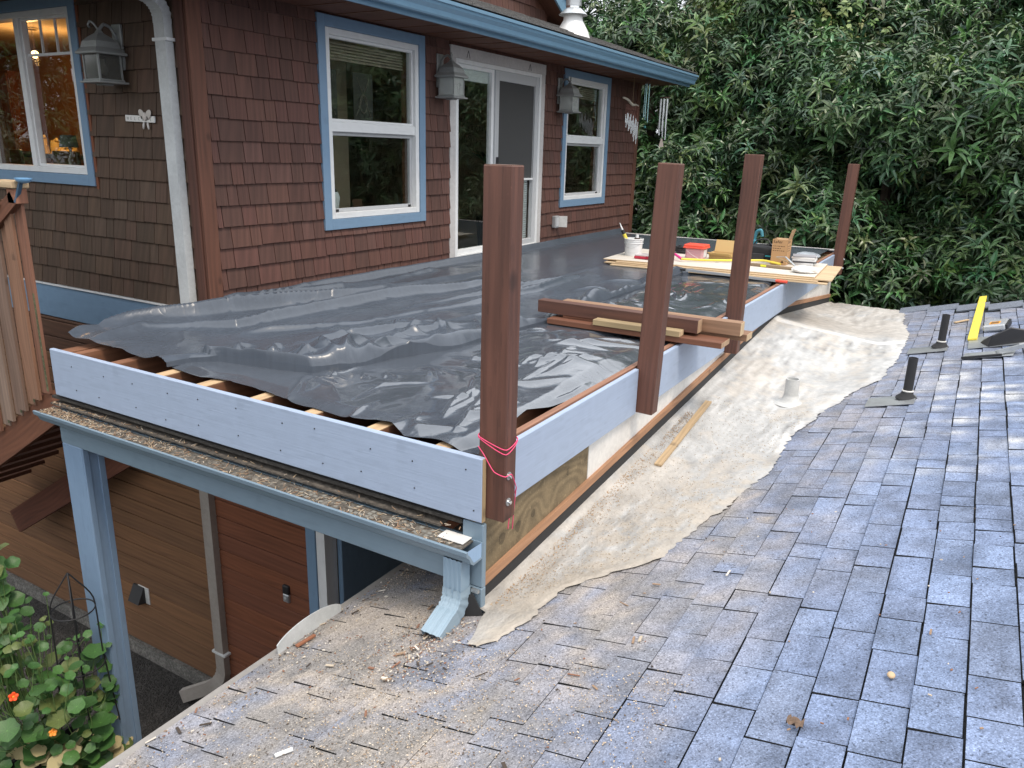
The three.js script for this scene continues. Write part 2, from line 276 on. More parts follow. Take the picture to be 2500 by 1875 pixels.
// windows
function frameG(s0, s1, y0, y1, w, d0, d1, wt = w, wb = w) { return [rb(s0, s0 + w, y0, y1, d0, d1, .003), rb(s1 - w, s1, y0, y1, d0, d1, .003), rb(s0 + w, s1 - w, y1 - wt, y1, d0, d1 - .001, .003), rb(s0 + w, s1 - w, y0, y0 + wb, d0, d1 - .001, .003)]; }
function casings(o, F, [a, b, c, d], w, F2 = M.trimBlue) { for (const g of frameG(a, b, c, d, w, 0, .03)) part('casing', onto(g, F), F2, o); }
function hung(F, R) {
  const [a, b, c, d] = ins(R, .088), mid = 1.345;
  const o = part('window', onto(MG(frameG(a, b, c, d, .05, -.09, .018)), F), M.vinyl, house);
  casings(o, F, R, .086);
  part('meeting_rail', onto(rb(a + .05, b - .05, mid - .04, mid + .04, -.07, .008), F), M.vinyl, o);
  part('upper_sash', onto(MG(frameG(a + .05, b - .05, mid + .04, d - .05, .022, -.06, -.01)), F), M.vinyl, o);
  part('lower_sash', onto(MG(frameG(a + .05, b - .05, c + .05, mid - .04, .03, -.065, -.03)), F), M.vinylGrey, o);
  part('pane', onto(bx(a + .07, b - .07, mid + .06, d - .07, -.036, -.034), F), M.glass, o);
  part('pane', onto(bx(a + .075, b - .075, c + .075, mid - .065, -.051, -.049), F), M.glass, o);
  for (const s of [a + .1, b - .12]) part('tilt_latch', onto(rb(s, s + .025, c + .055, c + .075, -.03, -.012, .003), F), M.black, o);
  const bl = part('blind', onto(MG(Array.from({ length: 6 }, (_, i) => bx(a + .07, b - .07, d - .1 - i * .024, d - .083 - i * .024, -.135, -.115))), F), std([.26, .21, .15], { roughness: .9 }), o); bl.userData.kind = 'stuff';
  return o;
}
hung(FL, W1); hung(FL, W2);
{ // kitchen slider in the front wall
  const [a, b, c, d] = ins(KW, .082);
  const o = part('window', onto(MG(frameG(a, b, c, d, .045, -.09, .018)), FF), M.vinyl, house);
  casings(o, FF, KW, .08);
  part('mullion', onto(rb(-6.745, -6.685, c + .045, d - .045, -.07, .01), FF), M.vinyl, o);
  part('sash', onto(MG(frameG(-6.685, b - .045, c + .045, d - .045, .02, -.06, -.01)), FF), M.vinyl, o);
  for (const x of [-6.455, -6.255]) part('glazing_bar', onto(bx(x - .007, x + .007, 1.82, d - .06, -.045, -.03), FF), M.vinyl, o);
  part('glazing_bar', onto(bx(-6.67, b - .06, 1.8, 1.82, -.0452, -.0302), FF), M.vinyl, o);
  part('pane', onto(bx(-6.68, b - .05, c + .05, d - .05, -.052, -.05), FF), M.glass, o);
  part('pane', onto(bx(a + .05, -6.74, c + .05, d - .05, -.052, -.05), FF), M.glass, o);
  for (const s of [-1, 1]) part('reveal_strip', onto(bx(s < 0 ? KW[0] - .03 : KW[1], s < 0 ? KW[0] : KW[1] + .03, KW[2] - .02, 2.2, 0, .018), FF), wood([.22, .075, .035]), o);
}
{ // sliding door
  const o = part('sliding_door', onto(MG([...frameG(6.79, 8.56, .012, 2.055, .045, -.1, .012, .04, .1)]), FL), M.vinyl, house);
  part('header_board', onto(bx(6.69, 8.645, 2.056, 2.165, 0, .016), FL), M.weathered, o);
  part('side_board', onto(bx(6.69, 6.789, .0, 2.055, 0, .012), FL), M.weathered, o); part('side_board', onto(bx(8.561, 8.645, .0, 2.055, 0, .012), FL), M.weathered, o);
  for (const s of [7.0, 8.26]) for (const q of [-1, 1]) part('pencil_mark', onto(new THREE.BoxGeometry(.006, .075, .002).rotateZ(q * .38).translate(s + q * .014, 2.105, .017), FL), M.black, o);
  const p1 = part('fixed_panel', onto(MG(frameG(6.836, 7.56, .112, 2.014, .05, -.08, -.02, .035, .05)), FL), M.vinyl, o);
  part('pane', onto(bx(6.88, 7.52, .15, 1.98, -.052, -.05), FL), M.glass, p1);
  part('valance', onto(rb(6.88, 7.51, 1.87, 1.985, -.1, -.07), FL), M.vinyl, p1);
  const p2 = part('screen_panel', onto(MG(frameG(7.56, 8.515, .112, 2.014, .075, -.05, .0, .1, .06)), FL), M.vinylGrey, o);
  part('pane', onto(bx(7.63, 8.45, .16, 1.92, -.062, -.06), FL), M.glass, p2);
  part('screen_mesh', onto(bx(7.63, 8.45, .88, 1.92, -.027, -.026), FL), M.screen, p2);
  part('crossbar', onto(rb(7.63, 8.45, .86, .885, -.045, -.004), FL), M.vinyl, p2);
  part('handle', onto(rb(7.585, 7.605, .95, 1.12, 0, .03), FL), M.black, p2);
  for (let i = 0; i < 26; i++) part('blind_slat', onto(new THREE.BoxGeometry(.8, .003, .024).rotateX(-1.15).translate(8.04, .18 + i * .0265, -.08), FL), M.vinyl, p2);
}
// soffits, eave, roof
const EX = -4.05, EZ = -11.95;                                   // eave fascia face, far rake
const RY = x => 2.33 + .33 * (-3.92 - x);
{
  const s = part('soffit', bx(XW - .1, EX - .02, 2.2, 2.215, EZ, -2.95, 0), M.soffit, house);
  for (let z = -3.2; z > EZ; z -= .38) part('soffit_seam', bx(XW, EX - .03, 2.195, 2.1995, z - .006, z + .006), wood([.2, .09, .05]), s);
  const s2 = part('soffit', bx(-13.2, XW - .102, 2.2, 2.215, ZF - .1, -2.72, 0), M.soffit, house);
  for (let z = -3.6; z < -2.72; z += .1) part('soffit_seam', bx(-9, XW - .11, 2.196, 2.1995, z - .004, z + .004), wood([.08, .035, .02]), s2);
  part('eave_board', rb(EX - .018, EX, 2.165, 2.33, EZ, -2.93), M.eaveBlue, house); part('eave_board', rb(-13.2, EX - .02, 2.14, 2.33, -2.72, -2.7), M.eaveBlue, house); part('porch_roof', bx(-13.2, EX - .03, 2.331, 2.36, -4.2, -2.62, 0), M.blackRough, house);
  // k-style gutter, profile in (x outward, y)
  const pr = [[0, .125], [0, 0], [.062, 0], [.07, .012], [.078, .045], [.1, .075], [.105, .095], [.12, .1], [.122, .125], [.112, .127], [.11, .108], [.095, .1], [.066, .012], [.006, .008], [.006, .125]];
  const sh = new THREE.Shape(pr.map(p => new THREE.Vector2(...p)));
  const g = new THREE.ExtrudeGeometry(sh, { depth: EZ * -1 - 2.9, bevelEnabled: false }).translate(EX + .002, 2.2, EZ);
  part('eave_gutter', muv(g, 2), M.eaveBlue, house);
  part('gutter_end_cap', muv(new THREE.ShapeGeometry(new THREE.Shape(pr.slice(0, 10).map(p => new THREE.Vector2(...p)))).translate(EX + .002, 2.2, EZ - .002), 0), M.eaveBlue, house);
  const xr = -9, roof = part('roof', muv(new THREE.ExtrudeGeometry(new THREE.Shape([[-3.97, RY(-3.97)], [xr, RY(xr)], [xr, RY(xr) - .1], [-4.03, 2.24]].map(p => new THREE.Vector2(...p))), { depth: EZ * -1 - 2.9, bevelEnabled: false }).translate(0, 0, EZ), 2), M.blackRough, house);
  part('rake_board', muv(new THREE.ExtrudeGeometry(new THREE.Shape([[-4.03, 2.21], [-3.98, RY(-3.97) - .01], [xr, RY(xr) - .01], [xr, RY(xr) - .17]].map(p => new THREE.Vector2(...p))), { depth: .02, bevelEnabled: false }).translate(0, 0, EZ - .022), 0), M.eaveBlue, house);
  const tabs = [];
  for (let k = 0; k < 15; k++) for (let z = -2.95; z > EZ;) { const w = rr(.12, .34), x = -3.95 - k * .135; if (rnd() < .8) { const t = rr(.006, .016), q = new THREE.BoxGeometry(.15, t, w - .006).rotateZ(-Math.atan(.33) + .05).translate(x - .07, RY(x - .07) + t / 2 + .003, Math.max(z - w / 2, EZ + w / 2)); tabs.push(muv(q)); } z -= w; }
  part('roof_shingles', MG(tabs), std([.26, .25, .24], { map: T.gran, bumpMap: T.granB, bumpScale: .006, roughness: .95 }), roof).userData.kind = 'stuff';
  // dormer gable standing on the roof, its far rake in view
  const gx = -6.15, gw = part('gable_wall', prism([[-6.6, 2.9], [-11.3, 2.9], [-11.3, RY(gx) + .1], [-8.95, 4.3], [-6.6, RY(gx) + .1]], gx - .1, gx, 2), M.brownTrim, house);
  for (let r = 0; r < 6; r++) for (let z = -9.2; z > -11.1 + r * .26; z -= .155) part('shingle', wedges[r % 6], shLong[Math.floor(rnd() * 7)], gw).applyMatrix4(new THREE.Matrix4().makeRotationY(Math.PI / 2).setPosition(gx, RY(gx) + .0 + r * .15, z).multiply(new THREE.Matrix4().makeScale(.148, .15, 1)));
  const L = Math.hypot(2.75, 1.55);
  for (const [q, y] of [[0, 0]]) { part('gable_rake_board', bar([gx + .3, 2.98, -11.75], [gx + .3, 4.55, -8.95], .03, .2), M.eaveBlue, house); part('gable_roof', bar([gx - .4, 3.07, -11.85], [gx - .4, 4.7, -8.95], 1.5, .06), M.blackRough, house); part('gable_soffit', bar([gx + .08, 2.93, -11.7], [gx + .08, 4.5, -8.95], .4, .015), M.soffit, house); }
}
{ // stove pipe
  const x = -4.93, z = -9.75, y = RY(x), f = part('stove_pipe', cyl(.095, .095, .9, x, y + .62, z, 28), M.chrome, house);
  const lp = [[.25, -.12], [.2, .02], [.125, .15], [.12, .22]].map(p => new THREE.Vector2(...p));
  part('flashing_cone', new THREE.LatheGeometry(lp, 32).translate(x, y, z), std([.7, .7, .69], { metalness: .3, roughness: .45 }), f);
  part('storm_collar', new THREE.LatheGeometry([[.1, .29], [.185, .215], [.18, .21], [.1, .275]].map(p => new THREE.Vector2(...p)), 32).translate(x, y, z), M.galv, f);
  part('pipe_band', cyl(.1, .1, .09, x, y + .36, z, 28, true), M.galv, f);
}
{ // front downspout, both storeys, with elbows
  sweep.side = V(1, 0, 0);
  const x = -4.885, z = ZF + .05, el = [];
  for (let i = 0; i <= 12; i++) { const a = i / 12 * 1.25; el.push([x, 1.97 + .13 * Math.sin(a), z + .13 * (1 - Math.cos(a))]); }
  const e = el[12], top = [x, e[1] + .13, e[2] + .42];
  const path = [[x, -3.12, z], [x, 1.95, z], ...el, top];
  const d = part('downspout', sweep([[x, -.31, z], [x, 1.95, z]], dsProf(.105, .062)), std([.62, .64, .64], { map: T.dust, roughness: .45 }), house, 'white ribbed downspout on the front wall');
  part('elbow', sweep([[x, 1.94, z], ...el, top], dsProf(.108, .066), (t, i) => i > 1 && i < 14 ? (i % 2 ? 1.06 : .97) : 1), d.material, d);
  part('strap', bx(x - .075, x + .075, 1.83, 1.85, ZF + .002, ZF + .086), M.vinyl, d);
  const lo = std([.4, .36, .32], { map: T.dust, roughness: .5 });
  const d2 = part('downspout', sweep([[x, -3.1, z], [x, -.55, z]], dsProf(.105, .062)), lo, house, 'tan lower downspout under the deck');
  const e2 = []; sweep.side = V(0, 0, 1); for (let i = 0; i <= 10; i++) { const a = i / 10 * 1.1; e2.push([x - .2 * (1 - Math.cos(a)), -3.09 - .2 * Math.sin(a), z + .14 * (1 - Math.cos(a))]); }
  const q = e2[10]; part('elbow', sweep([...e2, [q[0] - .2, q[1] - .09, q[2] + .12]], dsProf(.066, .108), (t, i) => i > 0 && i < 10 ? (i % 2 ? 1.06 : .97) : 1), lo, d2);
  sweep.side = V(1, 0, 0);
  part('strap', bx(x - .08, x + .08, -2.93, -2.91, ZF + .02, ZF + .088), M.vinyl, d2);
}
// rooms behind the glass
{
  const r = (a, b, c, d, e, f, m, n) => part(n, bx(a, b, c, d, e, f), m, house);
  r(-13.2, -4.9, -.12, 0, -11.6, -3.87, M.room, 'interior_floor'); r(-13.2, -4.9, 2.22, 2.3, -11.6, -3.87, M.room, 'interior_ceiling');
  r(-13.3, -13.2, 0, 2.22, -11.6, -3.87, M.room, 'interior_wall'); r(-13.2, -4.9, 0, 2.22, -11.62, -11.5, M.room, 'interior_wall');
  r(-5.75, -5.65, 0, 2.22, -6.25, -3.87, M.room, 'interior_wall'); r(-13.2, -5.752, 0, 2.22, -6.2, -6.1, M.roomOrange, 'interior_wall'); r(-13.2, -5.752, 0, 2.22, -6.25, -6.202, M.room, 'interior_wall');
}

// ---------------------------------------------------------------- deck frame and side wall
const XR = -1.585, YW = z => interp([[-2.4, -.718], [-7.9, -.335], [-11.35, -.705]], z);
const deck = thing('deck', 'raised deck frame with blue fascia boards and bare joist ends over the porch', 'deck');
{
  const ff = part('front_fascia', rb(-4.603, -1.556, -.285, 0, -2.476, -2.447, .004), M.fasciaBlue, deck);
  part('end_grain', bx(-1.5562, -1.5545, -.283, -.002, -2.474, -2.449), M.tanWood, ff);
  const nails = []; for (let i = 0; i < 22; i++) { const x = -4.4 + (i >> 1) * .28 + rr(-.04, .04); nails.push(new THREE.SphereGeometry(.004, 6, 4).translate(x, (i & 1 ? -.07 : -.22) + rr(-.02, .02), -2.4465)); }
  part('nail_heads', MG(nails), M.black, ff).userData.kind = 'stuff';
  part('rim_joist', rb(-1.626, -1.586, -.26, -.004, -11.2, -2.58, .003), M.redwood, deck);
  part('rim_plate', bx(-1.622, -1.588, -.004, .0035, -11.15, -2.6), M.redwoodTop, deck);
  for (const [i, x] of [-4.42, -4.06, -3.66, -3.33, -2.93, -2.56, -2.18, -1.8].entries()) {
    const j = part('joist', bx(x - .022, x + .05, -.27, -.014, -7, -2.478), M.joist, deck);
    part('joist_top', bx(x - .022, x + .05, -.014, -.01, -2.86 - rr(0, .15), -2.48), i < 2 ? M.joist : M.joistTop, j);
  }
  part('blocking', bx(-4.6, -4.5, -.2, -.02, -3.6, -2.48), M.joist, deck);
  for (const [a, b] of [[-4.12, -2.575], [-5.955, -4.235], [-8.15, -6.065], [-10.93, -8.16], [-11.25, -11.045]]) part('side_fascia', rb(-1.583, -1.555, -.276, rr(-.003, .002), a, b, .004), M.fasciaBlue, deck);
  part('back_fascia', rb(-4.69, -1.56, -.28, .02, -11.3, -11.27), M.fasciaBlue, deck); part('back_cap', bx(-4.69, -1.6, .02, .032, -11.32, -11.2), M.weathered, deck);
  part('back_joist', bx(-4.66, -1.63, -.25, .0, -11.26, -11.21), M.redwood, deck);
  part('subfloor', bx(-4.69, -1.64, -.06, -.03, -11.2, -6.2), M.ply, deck);
  part('porch_ceiling', bx(-4.7, -1.63, -.31, -.29, -3.68, -2.5), M.soffit, deck);
  // porch edge: drip strips, gutter with guard, beam, post
  part('drip_strip', bx(-4.66, -1.66, -.315, -.3, -2.5, -2.452, 0), std([.075, .068, .06], { map: T.grit, bumpMap: T.gritB, bumpScale: .003, roughness: .95 }), deck); part('drip_strip', bx(-4.66, -1.76, -.352, -.343, -2.5, -2.438, 0), std([.2, .17, .14], { map: T.grit, bumpMap: T.gritB, bumpScale: .003, roughness: .95 }), deck);
  part('beam', rb(-4.645, -1.66, -.605, -.385, -2.505, -2.462), M.gutterBlue, deck);
  const gp = [[0, 0], [0, -.075], [.07, -.075], [.088, -.06], [.1, -.035], [.12, -.018], [.124, .004], [.112, .006], [.11, -.008], [.094, -.024], [.066, -.066], [.006, -.066], [.006, 0]];
  const mk = d => new THREE.ExtrudeGeometry(new THREE.Shape(gp.map(p => new THREE.Vector2(...p))), { depth: d, bevelEnabled: false }).applyMatrix4(new THREE.Matrix4().makeBasis(V(0, 0, 1), V(0, 1, 0), V(-1, 0, 0)));
  const gut = part('gutter', muv(mk(3.12).translate(-1.556, -.376, -2.46), 0), M.gutterBlue, deck);
  part('end_cap', muv(new THREE.ShapeGeometry(new THREE.Shape(gp.slice(0, 8).map(p => new THREE.Vector2(...p)))).applyMatrix4(new THREE.Matrix4().makeBasis(V(0, 0, 1), V(0, 1, 0), V(-1, 0, 0))).translate(-1.558, -.376, -2.46), 0), painted([.3, .44, .62]), gut);
  part('gutter_guard', bx(-4.67, -1.6, -.384, -.378, -2.458, -2.348, 0), std([.27, .24, .2], { map: T.grit, bumpMap: T.gritB, bumpScale: .006, roughness: .95 }), gut);
  const slats = []; for (let x = -1.68; x > -2.6; x -= .03) for (let k = 0; k < 3; k++) if (rnd() < .5) slats.push(bx(x, x + .02, -.379, -.3765, -2.44 + k * .026, -2.424 + k * .026)); part('guard_slots', MG(slats), std([.26, .25, .22], { roughness: .9, map: T.dust }), gut).userData.kind = 'stuff';
  part('splice_plate', bx(-1.74, -1.61, -.372, -.369, -2.46, -2.39), M.whiteWall, gut);
  const po = part('support_post', rb(-4.642, -4.445, GY, -.605, -2.595, -2.462, .004, 1), M.postBlue, deck, 'blue boxed corner post');
  part('corner_trim', rb(-4.444, -4.434, GY, -.607, -2.5, -2.464, .002, 1), M.postBlue, po); part('corner_trim', rb(-4.444, -4.434, GY, -.607, -2.593, -2.555, .002, 1), M.postBlue, po);
  const eb = part('end_board', rb(-1.66, -1.556, -.595, -.3, -2.49, -2.461), M.gutterBlue, deck); part('end_board', rb(-1.668, -1.557, -.73, -.597, -2.492, -2.458), M.gutterBlue, deck);
  part('torn_flashing', muv(new THREE.BoxGeometry(.1, .14, .006).rotateZ(.45).rotateY(.3).translate(-1.6, -.7, -2.43)), M.tar, deck);
  // downspout with kicked-out elbow
  const p = [[-1.65, -.445, -2.405], [-1.65, -.6, -2.405]], c = [];
  for (let i = 1; i <= 14; i++) { const a = i / 14 * 1.15; c.push([-1.65, -.6 - .1 * Math.sin(a), -2.405 + .1 * (1 - Math.cos(a))]); }
  const ds = part('downspout', sweep(p, dsProf(.09, .066)), painted([.26, .36, .45], { roughness: .4 }), deck, 'blue downspout with an elbow kicked out onto the shingles');
  const e = c[13]; part('elbow', sweep([[-1.65, -.585, -2.405], ...c, [e[0], e[1] - .006, e[2] + .02], [e[0], e[1] - .05, e[2] + .115]], dsProf(.093, .069, 3), (t, i) => i > 1 && i < 15 ? ((i >> 1) % 2 ? 1.05 : .985) : 1.02), painted([.29, .385, .46], { roughness: .38 }), ds);
  part('bracket', bx(-1.6, -1.565, -.615, -.6, -2.456, -2.44), M.galv, ds);
  // side wall under the fascia
  const T0 = -.265;
  part('plywood_panel', prism([[-2.47, T0], [-3.572, T0], [-3.572, YW(-3.572) + .05], [-2.47, YW(-2.47) + .05]], -1.63, -1.6), M.ply, deck, 'bare stained plywood on the side wall');
  for (const [a, b] of [[-3.578, -5.9], [-5.906, -8.6], [-8.606, -11.25]]) part('wall_panel', prism([[a, T0], [b, T0], [b, YW(b) + .02], ...(a > -7.9 && b < -7.9 ? [[-7.9, YW(-7.9) + .02]] : []), [a, YW(a) + .02]], -1.632, -1.599), M.whiteWall, deck, 'white painted panel on the side wall');
  part('back_wall', bx(-4.6, -1.64, -1.2, -.27, -11.28, -11.22), M.whiteWall, deck);
  const strip = (h0, h1, x0, x1, m, n) => { for (const [a, b] of [[-2.5, -7.9], [-7.9, -11.25]]) part(n, prism([[a, YW(a) + h1], [b, YW(b) + h1], [b, YW(b) + h0], [a, YW(a) + h0]], x0, x1), m, deck); };
  strip(.088, .13, -1.6, -1.58, wood([.46, .25, .14]), 'nailer_strip'); strip(-.01, .09, -1.602, -1.588, M.tar, 'black_flashing');
}

// ---------------------------------------------------------------- garage roof with shingles and membrane
const SL = .268, RF = x => -.72 + SL * (x + 1.55);
const plane3 = (a, b, c) => { const u = V(...b).sub(V(...a)), v = V(...c).sub(V(...a)), n = u.cross(v); return (x, z) => a[1] - (n.x * (x - a[0]) + n.z * (z - a[2])) / n.y; };
const EPT = [-.6, RF(-.6), -7.75], pN = plane3([-1.6, -.735, -2.4], [-1.6, -.35, -7.9], EPT), pF = plane3([-1.6, -.35, -7.9], [-1.6, -.72, -11.35], EPT);
const memY = (x, z) => { const a = RF(x), b = Math.min(pN(x, z), pF(x, z)), k = .03, h = clamp(.5 + .5 * (a - b) / k); return lerp(b, a, h) + k * h * (1 - h) + .018; };
const XB = z => interp([[-2.2, -1.42], [-2.26, -1.36], [-2.43, -1.33], [-2.63, -1.32], [-2.72, -1.29], [-2.81, -1.23], [-2.96, -1.1], [-3.09, -.99], [-4.12, -.81], [-4.93, -.8], [-5.39, -.74], [-6.15, -.56], [-6.38, -.46], [-6.9, -.42], [-7.37, -.4], [-7.9, -.41], [-8.33, -.42], [-8.83, -.5], [-9.84, -.59], [-11.35, -1.5]], z);
const garage = thing('garage', 'garage with a low blue grey shingle roof and pale roofing membrane beside the deck', 'garage');
{
  const XE = -2.3, far = x => -9.85 + (x + .6) * .62;
  const deckG = new THREE.ExtrudeGeometry(new THREE.Shape([[XE, 3], [5, 3], [5, far(5)], [-.6, far(-.6)], [-1.57, -11.35], [-1.57, -3.7], [XE, -3.7]].map(([x, z]) => new THREE.Vector2(x, -z))), { depth: .06, bevelEnabled: false }).rotateX(-Math.PI / 2);
  { const p = deckG.attributes.position; for (let i = 0; i < p.count; i++) p.setY(i, p.getY(i) - .075 + RF(p.getX(i))); deckG.computeVertexNormals(); }
  const roof = part('roof_deck', muv(deckG, 2), M.blackRough, garage);
  part('eave_board', bx(XE - .02, XE, RF(XE) - .16, RF(XE) - .012, -3.65, 3), M.weathered, garage);
  part('drip_edge', bx(XE - .03, XE + .03, RF(XE) - .012, RF(XE) + .002, -3.65, 3), std([.3, .28, .26], { map: T.dust, roughness: .6 }), garage);
  part('wall', MG([bx(-1.9, -1.75, GY, -.93, -3.4, 3), bx(-1.75, 5, GY, -.93, -9.3, -9.2), bx(4.8, 5, GY, .8, -9.2, 3)]), M.siding, garage);
  // dust and chalk marks on the shingles, by place on the roof
  const dustAt = (x, z) => { const a = fbm(x * 2.2 + 9, z * 1.3 + 3, 4), b = fbm(x * 14, z * 11, 3); const reach = Math.max(sst(-.15, -1.35, x + .2 * (z + 2)) * (z > -3.6 ? 1 : .45), .95 * sst(.32, .0, x - XB(z)) * sst(-5.2, -3.6, z)); return clamp((.6 + .4 * sst(.6, .34, a)) * reach + (b - .5) * 1.1 * reach * (1.15 - reach * .4) + .1 * b - .04); };
  const chalkAt = (x, z, e) => { const w = sst(-3.9, -4.6, z) * sst(-7.1, -6.5, z) * sst(-.5, -.1, x); return w * sst(.45, .8, fbm(x * 3 + 40, z * 9, 3)) * (e > .6 ? 1 : .45); };
  const blues = [[.19, .245, .38], [.18, .232, .36], [.2, .26, .4], [.18, .226, .335], [.21, .27, .415], [.187, .236, .36]];
  const tan = [.345, .295, .24], mud = [.24, .215, .185];
  const smat = std([1, 1, 1], { map: rep(T.gran, 1, 1), bumpMap: T.granB, bumpScale: .004, roughness: .92, vertexColors: true });
  const list = [];
  for (let k = -17; k < 30; k++) {
    const x0 = -.066 + .1305 * k; let z = 2.2 + rr(0, .3);
    while (z > -10.4) {
      const w = pick([.13, .17, .2, .24, .3, .36]) * rr(.9, 1.1), zc = z - w / 2; const z1 = z - w; z = z1;
      if (x0 > 1.5 && zc > -1) continue; if (z1 < far(x0) + .03) continue;
      if (x0 < -1.6 && zc < -3.62) continue;
      const xb = XB(zc); if (zc < -2.62 && x0 + .13 < xb - .06 && x0 > -1.62) continue;
      const d = V(x0, RF(x0), zc).distanceTo(camera.position), vis = camera.clone(); list.push({ x0, zc, w, s: w / (d * d) });
    }
  }
  camera.updateMatrixWorld(); const fr = new THREE.Frustum().setFromProjectionMatrix(new THREE.Matrix4().multiplyMatrices(camera.projectionMatrix, camera.matrixWorldInverse));
  for (const q of list) if (!fr.intersectsSphere(new THREE.Sphere(V(q.x0, RF(q.x0), q.zc), .1))) q.s *= .001;
  list.sort((a, b) => b.s - a.s);
  const rest = [];
  list.forEach(({ x0, zc, w }, i) => {
    const nu = 3, nv = i < 420 ? 5 : 3, base = pick(blues), thick = rnd() < .55 ? .011 : .0065, j = rr(-.003, .003), lift = i < 500 && rnd() < .08 ? rr(0, .003) : 0, kb = rr(.92, 1.1);
    const pos = [], col = [], uv = [], idx = [], L = .1258, ou = rnd(), ov = rnd();
    const V3 = (u, v, dy) => { const x = x0 + j + u * L, z = zc + (v - .5) * (w - .0056); const y = RF(x) + dy + lerp(thick + lift * Math.abs(v - .5) * 2, .001, u) + .001; pos.push(x, y, z); uv.push(x + ou, z + ov);
      const e = 1 - u, du = dustAt(x, z), ch = chalkAt(x, z, e), blot = .74 + .5 * fbm(x * 9 + ou * 5, z * 7, 2); const dk = 1 - .3 * sst(.5, .72, fbm(x * 16 + 8, z * 12 + ou * 9, 2) + (u > .5 ? .09 : 0)); const c = base.map((b, q) => { let cc = b * kb * blot * dk; const t = fbm(x * 6 + 70, z * 5, 2) > .52 ? tan : mud; cc = lerp(cc, t[q] * (.8 + .4 * blot), du * .88); return lerp(cc, .62, ch * .8); }); col.push(...c.map(q => q * 1.5)); return pos.length / 3 - 1; };
    const grid = []; for (let a = 0; a <= nu; a++) { grid.push([]); for (let b = 0; b <= nv; b++) grid[a].push(V3(a / nu, b / nv, 0)); }
    for (let a = 0; a < nu; a++) for (let b = 0; b < nv; b++) { const p = grid[a][b], q = grid[a + 1][b], r = grid[a][b + 1], s = grid[a + 1][b + 1]; idx.push(p, r, q, q, r, s); }
    const lo = t => { const n = pos.length / 3; for (const v of t) { pos.push(pos[v * 3], pos[v * 3 + 1], pos[v * 3 + 2]); uv.push(uv[v * 2], uv[v * 2 + 1]); col.push(.03, .03, .03); pos.push(pos[v * 3], RF(pos[v * 3]) - .006, pos[v * 3 + 2]); uv.push(uv[v * 2], uv[v * 2 + 1]); col.push(.03, .03, .03); } for (let a = 0; a < t.length - 1; a++) { const m = n + a * 2; idx.push(m, m + 1, m + 2, m + 2, m + 1, m + 3); } };
    lo(grid[0]); lo(grid.map(g => g[0])); lo(grid.map(g => g[nv]));
    const g = new THREE.BufferGeometry(); g.setAttribute('position', new THREE.Float32BufferAttribute(pos, 3)); g.setAttribute('uv', new THREE.Float32BufferAttribute(uv, 2)); g.setAttribute('color', new THREE.Float32BufferAttribute(col, 3)); g.setIndex(idx); g.computeVertexNormals();
    if (i < 300) part('roof_shingle', g, smat, roof); else rest.push(g);
  });
  part('roof_shingle_field', mergeGeometries(rest), smat, roof).userData.kind = 'stuff';
  // far edge cap
  for (let x = -.62; x < 4.5; x += .28) part('edge_cap', muv(new THREE.BoxGeometry(.3, .016, .2).rotateZ(.27).rotateX(.15).translate(x + .15, RF(x + .15) + .018, far(x + .15) - .03)), std([.24, .27, .33], { map: T.gran, roughness: .9 }), roof);
  // membrane
  const nz = 620, nx = 44, pos = [], col = [], uv = [], idx = [];
  for (let i = 0; i <= nz; i++) { const z = lerp(-2.2, -11.3, i / nz); const xl = z > -2.46 ? lerp(-1.46, -1.53, sst(-2.2, -2.46, z)) : -1.598, xr = XB(z) + (fbm(z * 4, 3, 3) - .5) * .045 + (fbm(z * 38, 6, 2) - .5) * .035 + .01;
    for (let q = 0; q <= nx; q++) { const t = q / nx, x = lerp(xl, xr, t); let y = memY(x, z) + 0.003 * fbm(x * 5, z * 4, 3) - .007 * sst(.9, 1, t); if (x < -1.53) y += .016 * sst(-1.53, -1.575, x); pos.push(x, y, z); uv.push(x, z);
      const sw = Math.abs(x - lerp(-1.5, -.6, clamp((z + 2.4) / -5.3))), a = fbm(x * 3 + 2, z * 1.6, 4), b = fbm(x * 22, z * 16, 3), c = fbm(x * 60, z * 8, 2);
      const tanA = clamp(sst(.42, .72, a + .25 * (z > -4.4 ? sst(-.7, -1.5, x) : 0) + .35 * sst(-7.95, -8.2, z) + (b - .5) * .6 - .04)); let g = .4 + .08 * (b - .5) + .12 * (c - .5) - .05 * sst(.55, .75, fbm(x * 7 + 30, z * 5, 3));
      if (z > -3.2) g *= lerp(.72, 1, sst(-2.4, -3.2, z + (b - .5)));
      g += .42 * (fbm(x * 38 + 3, z * 4.5, 3) - .5) * sst(.3, .6, fbm(x * 2.5 + 60, z * 1.2, 2)); if (Math.abs(z + 7.85) < .08 && z > -8) g = .5 + .12 * b; if (z < -4.6 && t > .9) g += .08 * b;
      let cc = [g * .97, g * .965, g * .945]; const du2 = sst(-4.7, -3.2, z + (b - .5) * 1.6) * sst(.25, .85, t + (b - .5) * .8); cc = cc.map((v, n) => lerp(v, [.4, .345, .28][n] * (.7 + .6 * b), tanA * .42)); cc = cc.map((v, n) => lerp(v, [.335, .295, .245][n] * (.8 + .4 * b), du2 * .8)); col.push(...cc.map(q => q * 1.12)); } }
  for (let i = 0; i < nz; i++) for (let q = 0; q < nx; q++) { const a = i * (nx + 1) + q, b = a + 1, c = a + nx + 1, d = c + 1; idx.push(a, b, c, b, d, c); }
  const g = new THREE.BufferGeometry(); g.setAttribute('position', new THREE.Float32BufferAttribute(pos, 3)); g.setAttribute('uv', new THREE.Float32BufferAttribute(uv, 2)); g.setAttribute('color', new THREE.Float32BufferAttribute(col, 3)); g.setIndex(idx); g.computeVertexNormals();
